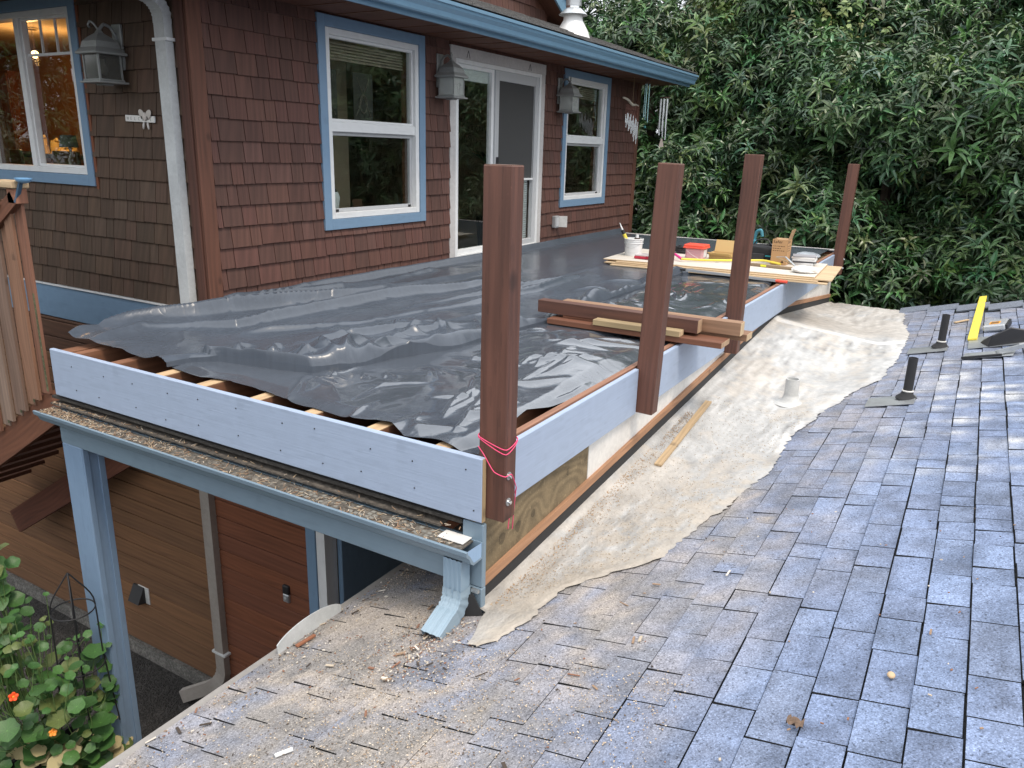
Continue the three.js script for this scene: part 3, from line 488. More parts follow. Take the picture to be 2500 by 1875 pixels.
  part('membrane', g, std([1.15, 1.15, 1.15], { vertexColors: true, map: T.dust, bumpMap: T.gritB, bumpScale: .004, roughness: .8 }), garage, 'dirty off white roofing membrane with tan stains');
  // vent pipes
  const vent = (x, z, h, r, m, base) => { const y = base; const p = part('vent_pipe', MG([cyl(r, r, h, x, y + h / 2, z, 24, true), cyl(r * .86, r * .86, h, x, y + h / 2, z, 24, true), new THREE.RingGeometry(r * .86, r, 24).rotateX(-Math.PI / 2).translate(x, y + h, z)]), m, garage); return p; };
  for (const [x, z] of [[-.11, -7.41], [-.228, -5.71]]) { const y = RF(x), p = vent(x, z, .3, .03, M.blackRough, y); p.rotation.z = 0;
    part('rubber_boot', new THREE.LatheGeometry([[.07, .012], [.066, .024], [.042, .045], [.033, .07]].map(q => new THREE.Vector2(...q)), 24).translate(x, y, z), M.blackRough, p);
    part('flashing_sheet', muv(new THREE.BoxGeometry(.3, .003, .24).rotateZ(.26).translate(x - .09, RF(x - .09) + .017, z + .05)), M.galv, p);
    part('caulk', new THREE.TorusGeometry(.032, .006, 6, 18).rotateX(Math.PI / 2).translate(x, y + .07, z), M.whiteWall, p); }
  const wy = memY(-.98, -5.75), wp = vent(-.98, -5.75, .21, .05, M.pipeWhite, wy - .02); part('collar', new THREE.LatheGeometry([[.12, .0], [.09, .012], [.062, .03], [.052, .07]].map(q => new THREE.Vector2(...q)), 24).translate(-.98, wy, -5.75), M.pipeWhite, wp);
  { // slant-back roof vent
    const s = new THREE.Shape([[-.17, 0], [-.13, .1], [.0, .15], [.14, .11], [.17, .0]].map(p => new THREE.Vector2(...p))); const q = new THREE.ExtrudeGeometry(s, { depth: .24, bevelEnabled: true, bevelSize: .008, bevelThickness: .008, bevelSegments: 1 });
    { const p = q.attributes.position; for (let i = 0; i < p.count; i++) if (p.getZ(i) < .05) p.setY(i, p.getY(i) * .3); q.computeVertexNormals(); }
    const v = part('roof_vent', muv(q.rotateY(.25).rotateZ(.2).translate(.33, RF(.33) - .005, -7.5)), M.black, garage, 'low black roof vent hood'); part('vent_flange', muv(new THREE.BoxGeometry(.5, .004, .46).rotateZ(.26).translate(.33, RF(.33) + .017, -7.45)), M.galv, v); }
}

// ---------------------------------------------------------------- sheets on the deck
const toZ = [];
function sheet(nu, nv, map, hf) {
  const pos = [], uv = [], idx = [];
  for (let j = 0; j <= nv; j++) for (let i = 0; i <= nu; i++) { const [x, z] = map(i / nu, j / nv); pos.push(x, hf(x, z, i / nu, j / nv), z); uv.push(x, z); }
  for (let j = 0; j < nv; j++) for (let i = 0; i < nu; i++) { const a = j * (nu + 1) + i, b = a + 1, c = a + nu + 1, d = c + 1; idx.push(a, b, c, b, d, c); }
  const g = new THREE.BufferGeometry(); g.setAttribute('position', new THREE.Float32BufferAttribute(pos, 3)); g.setAttribute('uv', new THREE.Float32BufferAttribute(uv, 2)); g.setIndex(idx); g.computeVertexNormals(); return g;
}
const ridg = (x, z, f) => { const n = fbm(x * f, z * f, 2); return Math.pow(1 - Math.abs(2 * n - 1), 5); };
{
  const XRt = z => interp([[-2.5, -3.72], [-2.7, -3.66], [-2.8, -3.55], [-2.86, -3.2], [-2.93, -2.96], [-3.12, -2.83], [-3.38, -2.8], [-3.88, -2.63], [-4.22, -2.62], [-4.7, -2.55], [-6.08, -2.55], [-7.76, -2.54], [-8.4, -2.2], [-9, -1.68], [-11.2, -1.66]], z);
  const ridges = [
    [[[-4.6, -2.5], [-4.72, -2.82], [-4.48, -3.4], [-4.37, -4.01], [-4.16, -4.6], [-4.1, -6.1], [-4.2, -7.2]], .06, .07], [[[-4.46, -2.6], [-4.5, -2.98], [-4.02, -3.33], [-3.94, -4.71], [-3.75, -5.54], [-3.7, -6.6]], .045, .06],
    [[[-4.6, -3.8], [-4.5, -4.3], [-4.45, -5.4], [-4.55, -6.4]], .05, .05], [[[-3.9, -3.2], [-3.5, -3.9], [-3.3, -4.9], [-3.2, -5.9], [-3.3, -7.2]], .03, .05], [[[-3.4, -3.3], [-3.1, -4.1], [-2.95, -5.2]], .025, .06], [[[-3.6, -4.4], [-3.45, -5.5], [-3.35, -6.6], [-3.5, -8.1]], .022, .03]];
  const slits = [[[[-3.03, -6.68], [-2.65, -7.02]], .03], [[[-3.0, -6.05], [-2.86, -6.3], [-2.72, -6.35]], .035], [[[-2.95, -5.6], [-2.6, -5.45]], .02]];
  const XL = z => z > -3.62 ? -4.64 - .08 * sst(-2.6, -2.9, z) + .025 * Math.sin(z * 8) : lerp(-4.72, -4.69, sst(-3.62, -3.7, z));
  const map = (u, v) => { const zf = -2.55 - .07 * fbm(u * 4.3, 2, 2) - .015 * fbm(u * 19, 5, 2); const vv = Math.pow(v, 1.35); const z = lerp(zf, -11.19, vv); const xl = XL(z); return [lerp(xl, XRt(z), 1 - Math.pow(1 - u, 1.7)), z]; };
  const folds = [[[-2.86, -3.08], [-3.02, -3.3], [-3.05, -3.62]], [[-2.88, -3.06], [-3.15, -3.18], [-3.42, -3.28]], [[-2.84, -3.2], [-2.92, -3.5], [-2.86, -3.85]], [[-2.98, -2.98], [-3.2, -3.06], [-3.4, -3.05]], [[-3.2, -2.88], [-3.32, -3.0], [-3.34, -3.2]], [[-3.44, -2.84], [-3.55, -2.95], [-3.52, -3.12]], [[-2.82, -3.3], [-2.72, -3.6], [-2.7, -3.95]], [[-3.05, -3.62], [-3.0, -4.0], [-2.85, -4.4]], [[-2.75, -3.9], [-2.95, -4.15], [-2.9, -4.6]]].map((pl, i) => [pl, [.06, .042, .045, .03, .035, .03, .03, .025, .022][i], [.075, .065, .08, .06, .06, .055, .07, .08, .07][i]]);
  const rcre = []; const crease = (list, x, z, a, L, h, w) => { const c = Math.cos(a), q = Math.sin(a), k = rr(-.25, .25) * L; list.push({ pl: [[x - c * L / 2, z - q * L / 2], [x + k * -q * .5, z + k * c * .5], [x + c * L / 2, z + q * L / 2]], h, w, x, z, r: L / 2 + w * 5 }); };
  for (let i = 0; i < 90; i++) { const z = -2.7 - 4.2 * Math.pow(rnd(), 1.4); crease(rcre, rr(-4.6, -2.75), z, 1.57 + rr(-.9, .9), rr(.2, .9), rr(.003, .012), rr(.015, .04)); }
  for (let i = 0; i < 26; i++) crease(rcre, rr(-3.3, -2.7), rr(-4.2, -2.95), rr(0, 3.1), rr(.12, .4), rr(.008, .022), rr(.015, .035));
  const hf = (x, z, u, v) => {
    let y = .024 + .02 * fbm(x * 1.7, z * 1.1, 2);
    const near = sst(-8.5, -5.5, z) * .85 + .15;
    for (const [pl, h, w] of ridges) { const [d, s, t] = polyDist(pl, x, z); if (d > .45) continue; const ww = w * (s > 0 ? .65 : 1.7) * (.85 + .3 * Math.sin(t * 11 + h * 300)); y += 1.9 * h * Math.exp(-Math.pow(d / ww, 1.25)) * (.75 + .35 * Math.sin(t * 7 + h * 500)) * sst(0, .12, t + .03) * sst(0, .12, 1 - t) * near; }
    for (const [pl, h] of slits) { const [d, s, t] = polyDist(pl, x, z); if (s > 0) y += h * Math.exp(-d / .09) * Math.sin(Math.PI * clamp(t, .02, .98)); }
    if (z > -5 && x > -3.9) for (const [pl, h, w] of folds) { const [d, s, t] = polyDist(pl, x, z); if (d > .25) continue; const ww = w * (s > 0 ? .45 : 1.4); y += 1.9 * h * Math.exp(-Math.pow(d / ww, 1.2)) * sst(0, .35, t + .06) * sst(0, .6, 1 - t); }
    for (const c of rcre) { if (Math.abs(x - c.x) > c.r || Math.abs(z - c.z) > c.r) continue; const [d, s, t] = polyDist(c.pl, x, z), ww = c.w * (s > 0 ? .5 : 1.8); if (d < ww * 4) y += c.h * Math.exp(-Math.pow(d / ww, 1.2)) * Math.sin(Math.PI * clamp(t, 0, 1)); }
    y += near * .006 * (fbm(x * 5 + z * 2, z * 4 - x, 2) - .5) * 2;
    const e = XRt(z) - x;
    if (z > -8) { const Rr = .066 * (.8 + .35 * Math.sin(z * 4.1) + .25 * Math.sin(z * 9.7 + 1)), q = clamp(e / (Rr * 2.6)); const roll = q < .3 ? Math.sin(q / .3 * Math.PI / 2) : 1 - sst(.3, 1, q); y += (z > -2.78 ? .25 : 1) * Rr * (.95 + .12 * Math.sin(z * 31 + 3 * Math.sin(z * 7))) * roll; if (q <= 0) y = .006; }
    if (z < -3.62) y += .07 * sst(.055, 0, x - XL(z)) * sst(-3.62, -3.8, z);                      // turned up the wall
    if (z > -2.75) y += .022 * sst(-2.75, -2.58, z) * (fbm(x * 3.1 + 2, 4, 2) * 2.4 - 1.1);  // uneven front edge
    if (z > -3.6 && x < -4.6) y -= .06 * sst(-4.64, -4.78, x);
    return Math.max(y, .006);
  };
  single('rubber_sheet', sheet(250, 640, map, hf), M.rubber, 'dull grey rubber sheet with long folds spread from the house wall across the deck', 'sheeting');
  // shiny plastic under it
  const mounds = [[-1.95, -3.9, .45, .04], [-2.2, -4.4, .4, .045], [-2.1, -3.1, .5, .02], [-2.0, -6.4, .5, .035], [-2.1, -7.1, .4, .04], [-2.4, -5.6, .3, .03]];
  const pf = x => interp([[-1.55, -2.5], [-1.7, -2.49], [-1.85, -2.5], [-1.98, -2.485], [-2.11, -2.56], [-2.3, -2.53], [-2.7, -2.53], [-2.93, -2.58], [-3.22, -2.61], [-3.4, -2.56], [-3.7, -2.6]].map(q => q), x);
  const pmap = (u, v) => { const x0 = lerp(-3.75, -1.6, u); const z = lerp(pf(x0) - .03 * (fbm(x0 * 6, 1, 3) - .3), -8.05, Math.pow(v, 1.2)); const xr = interp([[-2.5, -1.605], [-2.62, -1.64], [-2.85, -1.68], [-3.06, -1.7], [-3.2, -1.655], [-3.42, -1.612], [-4.2, -1.605], [-7.4, -1.606], [-8.1, -1.7]], z); return [lerp(-3.75, xr, u), z]; };
  const creases = [];
  const cr = (x, z, a, L, h, w) => { const c = Math.cos(a), q = Math.sin(a), k = rr(-.25, .25) * L; creases.push({ pl: [[x - c * L / 2, z - q * L / 2], [x + k * -q * .5, z + k * c * .5], [x + c * L / 2, z + q * L / 2]], h, w, x, z, r: L / 2 + w * 3 }); };
  for (const [cx, cz, n, a0, sp] of [[-1.95, -3.75, 16, 1.9, .5], [-2.3, -4.2, 13, 2.2, .55], [-1.9, -3.0, 9, 1.2, .5], [-2.4, -3.3, 10, .6, .7], [-1.9, -4.3, 9, 2.5, .4], [-2.0, -6.5, 14, 1.5, .5], [-1.95, -7.2, 9, 2.2, .5], [-2.35, -5.6, 8, .4, .3], [-2.9, -2.75, 8, .8, .8], [-2.2, -2.75, 9, 1.9, .8]]) for (let i = 0; i < n; i++) { const a = a0 + rr(-sp, sp), d = rr(.05, .4), b = rr(0, 6.28); cr(cx + Math.cos(b) * d, cz + Math.sin(b) * d * 1.2, a, rr(.14, .55), rr(.004, .015), rr(.01, .026)); }
  const ph = (x, z) => {
    let y = .002 + .016 * fbm(x * 2.1 + 4, z * 1.5, 2);
    for (const [a, b, r, h] of mounds) { const d = Math.hypot(x - a, (z - b) * .8) / r; y += h * Math.exp(-d * d * 1.6); }
    y += .012 * (fbm(x * 4.2 + z, z * 3.4, 2) - .4) + .003 * fbm(x * 11, z * 9, 2);
    for (const c of creases) { if (Math.abs(x - c.x) > c.r || Math.abs(z - c.z) > c.r) continue; const [d, s, t] = polyDist(c.pl, x, z), ww = c.w * (s > 0 ? .6 : 1.6); if (d < ww * 4) y += 1.15 * c.h * Math.exp(-Math.pow(d / ww, 1.3)) * Math.sin(Math.PI * clamp(t, 0, 1)); }
    const v = polyDist([[-2.35, -4.6], [-1.95, -4.85], [-1.65, -4.75]], x, z)[0]; y -= .05 * Math.exp(-v * v / .006);
    if (z < -4.65 && z > -5.3) y = Math.min(y, .014);
    if (x < -2.95) y = Math.min(y, .012);
    const ef = pf(x) - z; if (ef < .1) y -= .014 * sst(.1, 0, ef) * (1.6 - 1.6 * fbm(x * 5, 8, 2));
    y -= .03 * sst(-1.74, -1.62, x);
    return Math.max(y, -.008);
  };
  single('plastic_sheet', sheet(300, 640, pmap, ph), M.plastic, 'shiny creased black plastic sheet lying beside the railing posts', 'sheeting');
}

// ---------------------------------------------------------------- railing posts
function railPost(label, x, z, y0, y1, lx, w = .125, d = .09, bolts = false) {
  const g = thing('railing_post', label, 'post', 'upright railing posts along the deck edge', [x, y0, z]);
  part('timber', rb(0, w, 0, y1 - y0, -d, 0, .004, 1), M.post, g); part('top_end', bx(.003, w - .003, y1 - y0 - .001, y1 - y0 + .0012, -d + .003, -.003), wood([.17, .09, .06]), g);
  g.rotation.z = lx;
  if (bolts) for (const y of [.085, .2]) { const b = part('washer', new THREE.CylinderGeometry(.017, .017, .004, 20).rotateZ(Math.PI / 2).translate(w + .002, y, -.03), M.galv, g); part('bolt_head', new THREE.CylinderGeometry(.009, .009, .012, 6).rotateZ(Math.PI / 2).translate(w + .009, y, -.03), M.chrome, b); }
  return g;
}
railPost('brown post wound with pink string at the deck corner', -1.594, -2.4785, -.272, 1.14, 0, .125, .088, true);
railPost('brown post with a dark knot beside the stacked lumber ends', -1.582, -4.132, -.27, 1.15, -.028, .122, .09);
railPost('tallest brown post just beyond the lumber stack', -1.583, -5.962, -.285, 1.212, -.014, .122, .09);
railPost('thin looking lone brown post past the cardboard box', -1.58, -10.94, -.25, 1.145, -.02, .13, .09, true);
{
  const x0 = -1.596, x1 = -1.4665, z0 = -2.476, z1 = -2.569, s = thing('mason_string', 'pink mason string wrapped round the corner post and dangling', 'string');
  part('wrap', MG([tube([[x0, .085, z0], [x1, .05, z0], [x1, .075, z1], [x0, .09, z1]], .0022, 40, 5, true), tube([[x0, .08, z0], [x1, .03, z0], [x1, .07, z1], [x0, .085, z1]], .0022, 40, 5, true)]), M.string, s);
  part('loop', tube([[x0, .04, z0], [-1.565, .01, z0 + .004], [-1.515, -.05, z0 + .008], [x1 + .004, -.062, z0 + .006], [x1 + .014, -.06, -2.505], [x1 + .006, -.14, -2.56], [-1.49, -.19, -2.6], [-1.5, -.175, -2.63], [-1.51, -.25, -2.635], [-1.52, -.38, -2.64]], .0022, 60, 5), M.string, s);
  part('tail', tube([[-1.6, .06, -2.62], [-1.575, .03, -2.66], [-1.551, -.01, -2.68], [-1.549, -.15, -2.68], [-1.549, -.27, -2.675], [-1.545, -.39, -2.645]], .0022, 60, 5), M.string, s);
}

// ---------------------------------------------------------------- lumber stack
{
  const G = 'loose boards stacked on the deck edge';
  const lum = (lab, a, m, em) => { const g = thing('lumber', lab, 'lumber', G, [a[0], a[2], a[4]]); part('board', rb(0, a[1] - a[0], 0, a[3] - a[2], 0, a[5] - a[4], .003, 0), m, g); part('end_grain', bx(a[1] - a[0] - .001, a[1] - a[0] + .0015, .002, a[3] - a[2] - .002, .002, a[5] - a[4] - .002, 1), em, g); return g; };
  lum('long brown timber on top of the lumber stack', [-2.65, -1.462, .078, .166, -4.968, -4.88], M.post, M.postEnd);
  lum('brown timber with a pale sawn side lying behind the top one', [-2.5, -1.208, .078, .166, -5.058, -4.97], wood([.34, .2, .12]), M.fresh);
  lum('wide reddish plank at the bottom of the lumber stack', [-2.53, -1.275, .02, .058, -4.985, -4.8], M.redwood, M.postEnd);
  lum('short blond offcut wedged under the top timber', [-2.17, -1.552, .0585, .098, -4.875, -4.79], wood([.42, .31, .17]), M.fresh);
  lum('brown spacer plank hidden behind the blond offcut', [-2.45, -1.6, .0585, .077, -4.98, -4.885], M.redwood, M.postEnd);
  lum('brown board sticking out farthest at the back of the stack', [-2.4, -1.185, .03, .077, -5.2, -5.062], wood([.3, .17, .1]), M.fresh);
}

// ---------------------------------------------------------------- plywood and tools on the far deck
{
  const PY = .033; let k = 0;
  for (const [dx, dz, ry, lab] of [[.1, .12, .012, 'lowest plywood sheet of the flat stack under the tools'], [.02, .085, -.01, 'second plywood sheet in the flat stack under the tools'], [.13, .04, .008, 'third plywood sheet in the flat stack under the tools'], [-.03, 0, .0, 'top plywood sheet carrying the bucket and tools']]) {
    const g = thing('plywood_sheet', lab, 'plywood', 'plywood sheets on the far end of the deck', [-2.4 + dx, PY + k * .013, -8.55 + dz]); g.rotation.y = ry + .06;
    part('panel', rb(-1.1, 1.1, 0, .0115, -.58, .58, .002), wood([.6, .45, .28]), g); part('face', bx(-1.098, 1.098, .0115, .0122, -.578, .578), k === 3 ? wood([.72, .66, .58]) : M.fresh, g); k++;
  }
  const Y = PY + 4 * .013 + .001;
  { const b = thing('bucket', 'white plastic bucket holding caulk tubes on the plywood', 'bucket', null, [-3.34, Y, -8.38]);
    part('shell', new THREE.LatheGeometry([[0, .004], [.088, .004], [.092, 0], [.104, .18], [.11, .18], [.11, .19], [.1, .19], [.088, .01], [0, .01]].map(p => new THREE.Vector2(...p)), 32), M.vinyl, b);
    for (const y of [.14, .165]) part('rib', new THREE.TorusGeometry(.106, .004, 6, 32).rotateX(Math.PI / 2).translate(0, y, 0), M.vinyl, b);
    part('handle', tube([[-.106, .15, .03], [-.05, .1, .1], [.03, .09, .105], [.1, .14, .04]], .002, 24, 5), M.galv, b);
    const c = thing('caulk_gun', 'black and yellow caulk gun leaning out of the bucket', 'tool', null, [-3.38, Y + .05, -8.4]); part('barrel', cyl(.02, .02, .26, 0, .12, 0, 14), M.black, c); part('label_band', cyl(.0206, .0206, .08, 0, .16, 0, 14, true), M.yellow, c); part('nozzle', cyl(.004, .012, .09, 0, .29, 0, 10), M.vinyl, c); c.rotation.set(.15, 0, .42);
    const t = thing('sealant_tube', 'brown bottle with a white cap standing in the bucket', 'bottle', null, [-3.3, Y + .06, -8.37]); part('body', cyl(.03, .034, .14, 0, .07, 0, 16), std([.07, .04, .03], { roughness: .4 }), t); part('cap', cyl(.016, .02, .035, 0, .157, 0, 14), M.vinyl, t); }
  { const c = thing('tool_case', 'flat red tool case with a clear lid on the plywood', 'case', null, [-3.05, Y, -8.2]); part('tray', rb(-.17, .17, 0, .03, -.09, .09, .008), std([.45, .02, .05], { roughness: .4 }), c); part('lid', rb(-.165, .165, .0305, .048, -.085, .085, .006), std([.55, .5, .5], { roughness: .25 }), c); part('latch', rb(-.03, .03, .012, .036, .09, .098, .003), std([.3, .01, .03]), c); }
  { const c = thing('screw_box', 'yellow and red power tool lying behind the red case', 'tool', null, [-3.12, Y, -8.5]); part('body', rb(-.05, .05, .0, .07, -.05, .05, .015), M.yellow, c); part('grip', rb(.03, .12, .05, .1, -.03, .03, .012), std([.6, .03, .03], { roughness: .4 }), c); part('base', rb(.02, .11, 0, .045, -.04, .04, .008), M.black, c); }
  { const c = thing('storage_tub', 'clear pinkish plastic tub with a red lid', 'tub', null, [-2.66, Y, -8.55]); part('shell', rb(-.1, .1, 0, .135, -.09, .09, .02), phy([.72, .42, .45], { roughness: .35, transmission: .25 }), c); part('lid', rb(-.115, .115, .136, .165, -.105, .105, .01), std([.75, .08, .04], { roughness: .45 }), c); part('lid_rim', rb(-.12, .12, .124, .14, -.11, .11, .006), std([.78, .1, .06], { roughness: .45 }), c); part('handle', tube([[-.09, .11, .1], [-.02, .06, .11], [.06, .02, .1]], .0022, 20, 5), M.vinyl, c); part('tub_label', bx(.1005, .102, .03, .11, -.05, .05), M.vinyl, c); }
  { const c = thing('small_carton', 'small open tan carton beside the red lidded tub', 'box', null, [-2.42, Y, -8.78]); part('tray', MG([bx(-.13, .13, 0, .07, .09, .094), bx(-.13, .13, 0, .07, -.094, -.09), bx(-.134, -.13, 0, .07, -.094, .094), bx(.13, .134, 0, .07, -.094, .094), bx(-.13, .13, 0, .004, -.09, .09)]), M.cardTan, c); part('flap', muv(new THREE.BoxGeometry(.26, .14, .003).rotateX(-.35).translate(0, .13, -.12)), M.cardTan, c); part('flap', muv(new THREE.BoxGeometry(.26, .1, .003).rotateX(1.1).translate(0, .06, .14)), std([.62, .45, .2], { roughness: .9 }), c); }
  { const c = thing('tool_bag', 'black fabric tool bag beside the cardboard box', 'bag', null, [-2.05, Y, -9.02]); const g = new THREE.SphereGeometry(1, 32, 20); const p = g.attributes.position; for (let i = 0; i < p.count; i++) { const x = p.getX(i), y = p.getY(i), z = p.getZ(i), n = 1 + .16 * (fbm(x * 3 + 5, y * 3 + z * 2, 3) - .5); p.setXYZ(i, Math.sign(x) * Math.pow(Math.abs(x), .55) * .15 * n, (Math.sign(y) * Math.pow(Math.abs(y), .5) * .085 + .087) * n, Math.sign(z) * Math.pow(Math.abs(z), .6) * .11 * n); } g.computeVertexNormals(); part('body', g, std([.02, .021, .024], { roughness: .9 }), c);
    part('handle', tube([[-.1, .14, .05], [-.06, .22, .03], [.05, .23, .02], [.11, .15, .04]], .008, 24, 6), M.black, c); part('pocket', rb(-.11, .05, .01, .08, .1, .125, .012), std([.03, .03, .034], { roughness: .85 }), c); part('teal_tab', rb(.06, .12, .05, .065, .1, .118, .003), std([.02, .25, .28]), c); part('flap', muv(new THREE.BoxGeometry(.2, .006, .12).rotateZ(.25).translate(.05, .175, 0)), M.blackRough, c);
    const d = thing('drill', 'blue handled power tool standing behind the black tool bag', 'tool', null, [-2.2, Y, -9.22]); part('body', rb(-.03, .03, 0, .2, -.035, .035, .012), std([.03, .2, .26], { roughness: .4 }), d); part('grip', tube([[0, .2, 0], [.02, .29, .01], [.07, .31, .02], [.09, .24, .02]], .018, 20, 8), std([.06, .24, .3], { roughness: .4 }), d); part('foot', rb(-.045, .045, 0, .03, -.05, .05, .008), M.black, d); }
  { // cardboard box with lettering
    const c = thing('cardboard_box', 'tall brown cardboard box reading Safer with its flap up', 'box', null, [-1.8, Y, -8.8]);
    const cv = document.createElement('canvas'); cv.width = 256; cv.height = 448; const x = cv.getContext('2d'); x.fillStyle = '#b08a62'; x.fillRect(0, 0, 256, 448); x.fillStyle = '#3a2c20'; x.font = 'bold 62px sans-serif'; x.fillText('Safer', 14, 66); x.font = '26px sans-serif'; for (let i = 0; i < 3; i++) { x.fillStyle = '#5a452f'; for (let a = 16; a < [190, 160, 205][i];) { const w = 12 + hash(a, i) * 26; x.fillRect(a, 112 + i * 40, w, 13); a += w + 10; } } x.fillStyle = '#4a3826'; x.beginPath(); x.moveTo(196, 360); x.lineTo(226, 410); x.lineTo(166, 410); x.fill();
    const ct = new THREE.CanvasTexture(cv); ct.colorSpace = THREE.SRGBColorSpace; const fm = new THREE.MeshStandardMaterial({ map: ct, roughness: .9, side: THREE.DoubleSide });
    const W = .16, D = .2, H = .27; part('front_panel', new THREE.PlaneGeometry(W, H).translate(0, H / 2, D / 2 + .001), fm, c); part('side_panel', new THREE.PlaneGeometry(D, H).rotateY(Math.PI / 2).translate(W / 2 + .001, H / 2, 0), fm, c);
    part('carton', MG([bx(-W / 2, W / 2, 0, H, D / 2 - .003, D / 2), bx(-W / 2, W / 2, 0, H, -D / 2, -D / 2 + .003), bx(-W / 2, -W / 2 + .003, 0, H, -D / 2, D / 2), bx(W / 2 - .003, W / 2, 0, H, -D / 2, D / 2), bx(-W / 2, W / 2, 0, .004, -D / 2, D / 2)]), M.card, c);
    part('flap', muv(new THREE.BoxGeometry(.003, .11, D).rotateZ(-.25).translate(W / 2 + .014, H + .053, 0)), M.card, c); part('flap', muv(new THREE.BoxGeometry(W, .003, .08).rotateX(.5).translate(0, H - .02, -D / 2 + .045)), M.card, c); }
  { const cols = [[.7, .7, .7], [.05, .05, .06], [.66, .67, .68], [.75, .74, .72], [.3, .3, .32]]; let y = Y; cols.forEach((q, i) => { const h = [.026, .014, .022, .02, .012][i]; const g = single('flat_pack', rb(-.12, .12, 0, h, -.1, .1, .003), std(q, { roughness: .6, map: T.paint }), ['lowest white flat pack in the pile by the cardboard box', 'thin black flat pack in the pile by the cardboard box', 'grey white flat pack in the middle of the pile', 'upper white flat pack in the pile by the box', 'grey flat pack on top of the pile by the box'][i], 'package', 'flat packs piled by the cardboard box'); g.position.set(-1.58 + rr(-.012, .012), y, -8.95); g.rotation.y = rr(-.15, .15) + .1; y += h + .001; });
    const bag = new THREE.IcosahedronGeometry(1, 4), p = bag.attributes.position; for (let i = 0; i < p.count; i++) { const v = V(p.getX(i), p.getY(i), p.getZ(i)), n = 1 + .5 * (fbm(v.x * 2.5 + 9, v.y * 2.5 + v.z * 3, 3) - .5); p.setXYZ(i, v.x * .13 * n, Math.max(0, v.y * .04 * n + .03), v.z * .09 * n); } bag.computeVertexNormals();
    const pb = single('plastic_bag', bag, std([.75, .74, .72], { roughness: .5 }), 'crumpled white plastic bag on the plywood corner', 'bag'); pb.position.set(-1.44, Y, -8.28); pb.rotation.y = .3;
    const cb = single('clear_wrap', bag.clone().scale(1.1, 1.1, 1.3), phy([.5, .55, .6], { roughness: .2, transmission: .35 }), 'crumpled grey plastic wrap behind the flat packs', 'wrap'); cb.position.set(-1.78, .0, -10.3); }
  { const b = thing('pry_bar', 'long yellow pry bar with a pink grip across the plywood', 'tool'); part('shaft', tube([[-2.72, Y + .03, -8.22], [-2.5, Y + .02, -8.38], [-2.2, Y + .02, -8.6], [-1.96, Y + .03, -8.72], [-1.76, Y + .015, -8.66]], .012, 50, 8), M.yellow, b); part('grip', tube([[-2.9, Y + .07, -8.4], [-2.8, Y + .055, -8.3], [-2.71, Y + .03, -8.22]], .014, 16, 8), std([.7, .04, .25], { roughness: .5 }), b); }
  { const b = thing('tin_snips', 'open scissor shaped pruner lying on the plywood corner', 'tool', null, [-1.72, Y + .01, -8.5]); part('blade', bar([-.08, .09, -.06], [.02, .1, -.05], .012, .006), M.galv, b); part('blade', bar([.02, .1, -.05], [.2, .005, .12], .02, .008), M.galv, b); part('handle', bar([-.08, .09, -.06], [.12, .03, -.02], .012, .01), M.tanWood, b); }
  { const b = thing('straight_edge', 'tan wooden strip with a yellow tag on the plywood', 'strip', null, [-1.86, Y, -8.42]); part('strip', rb(-.28, .28, 0, .03, -.02, .02, .003), wood([.36, .26, .16]), b); b.rotation.y = -.1; part('tag', bx(-.05, .01, .005, .026, .0205, .022), std([.75, .75, .05]), b); }
  { const b = thing('extension_pole', 'grey extension pole with a red tip along the plywood edge', 'pole'); part('tube', bar([-2.7, .075, -7.74], [-1.6, .05, -7.78], .024, .024), M.grey, b); part('tip', tube([[-1.61, .05, -7.78], [-1.5, .047, -7.785]], .015, 6, 10), std([.75, .08, .04], { roughness: .4 }), b); part('sleeve', tube([[-2.72, .0755, -7.74], [-2.5, .071, -7.746]], .016, 6, 10), M.black, b); }
  for (const [i, [x, z, s]] of [[-2.95, -9.0, 1], [-2.35, -9.25, 1.2]].entries()) { const b = thing('knee_pad', ['black knee pad left of the red lidded tub', 'black ribbed knee pad behind the small carton'][i], 'pad', 'knee pads', [x, Y - .04, z]); const g = new THREE.SphereGeometry(.09 * s, 20, 12, 0, 6.3, 0, 1.7).scale(1.2, .9, .9); part('shell', g.translate(0, .06, 0), M.black, b); for (let q = 0; q < 3; q++) part('rib', new THREE.TorusGeometry(.09 * s, .008, 6, 24).rotateX(1.57).scale(1.15, 1, .85).translate(0, .06 + q * .025, 0), M.blackRough, b); }
}

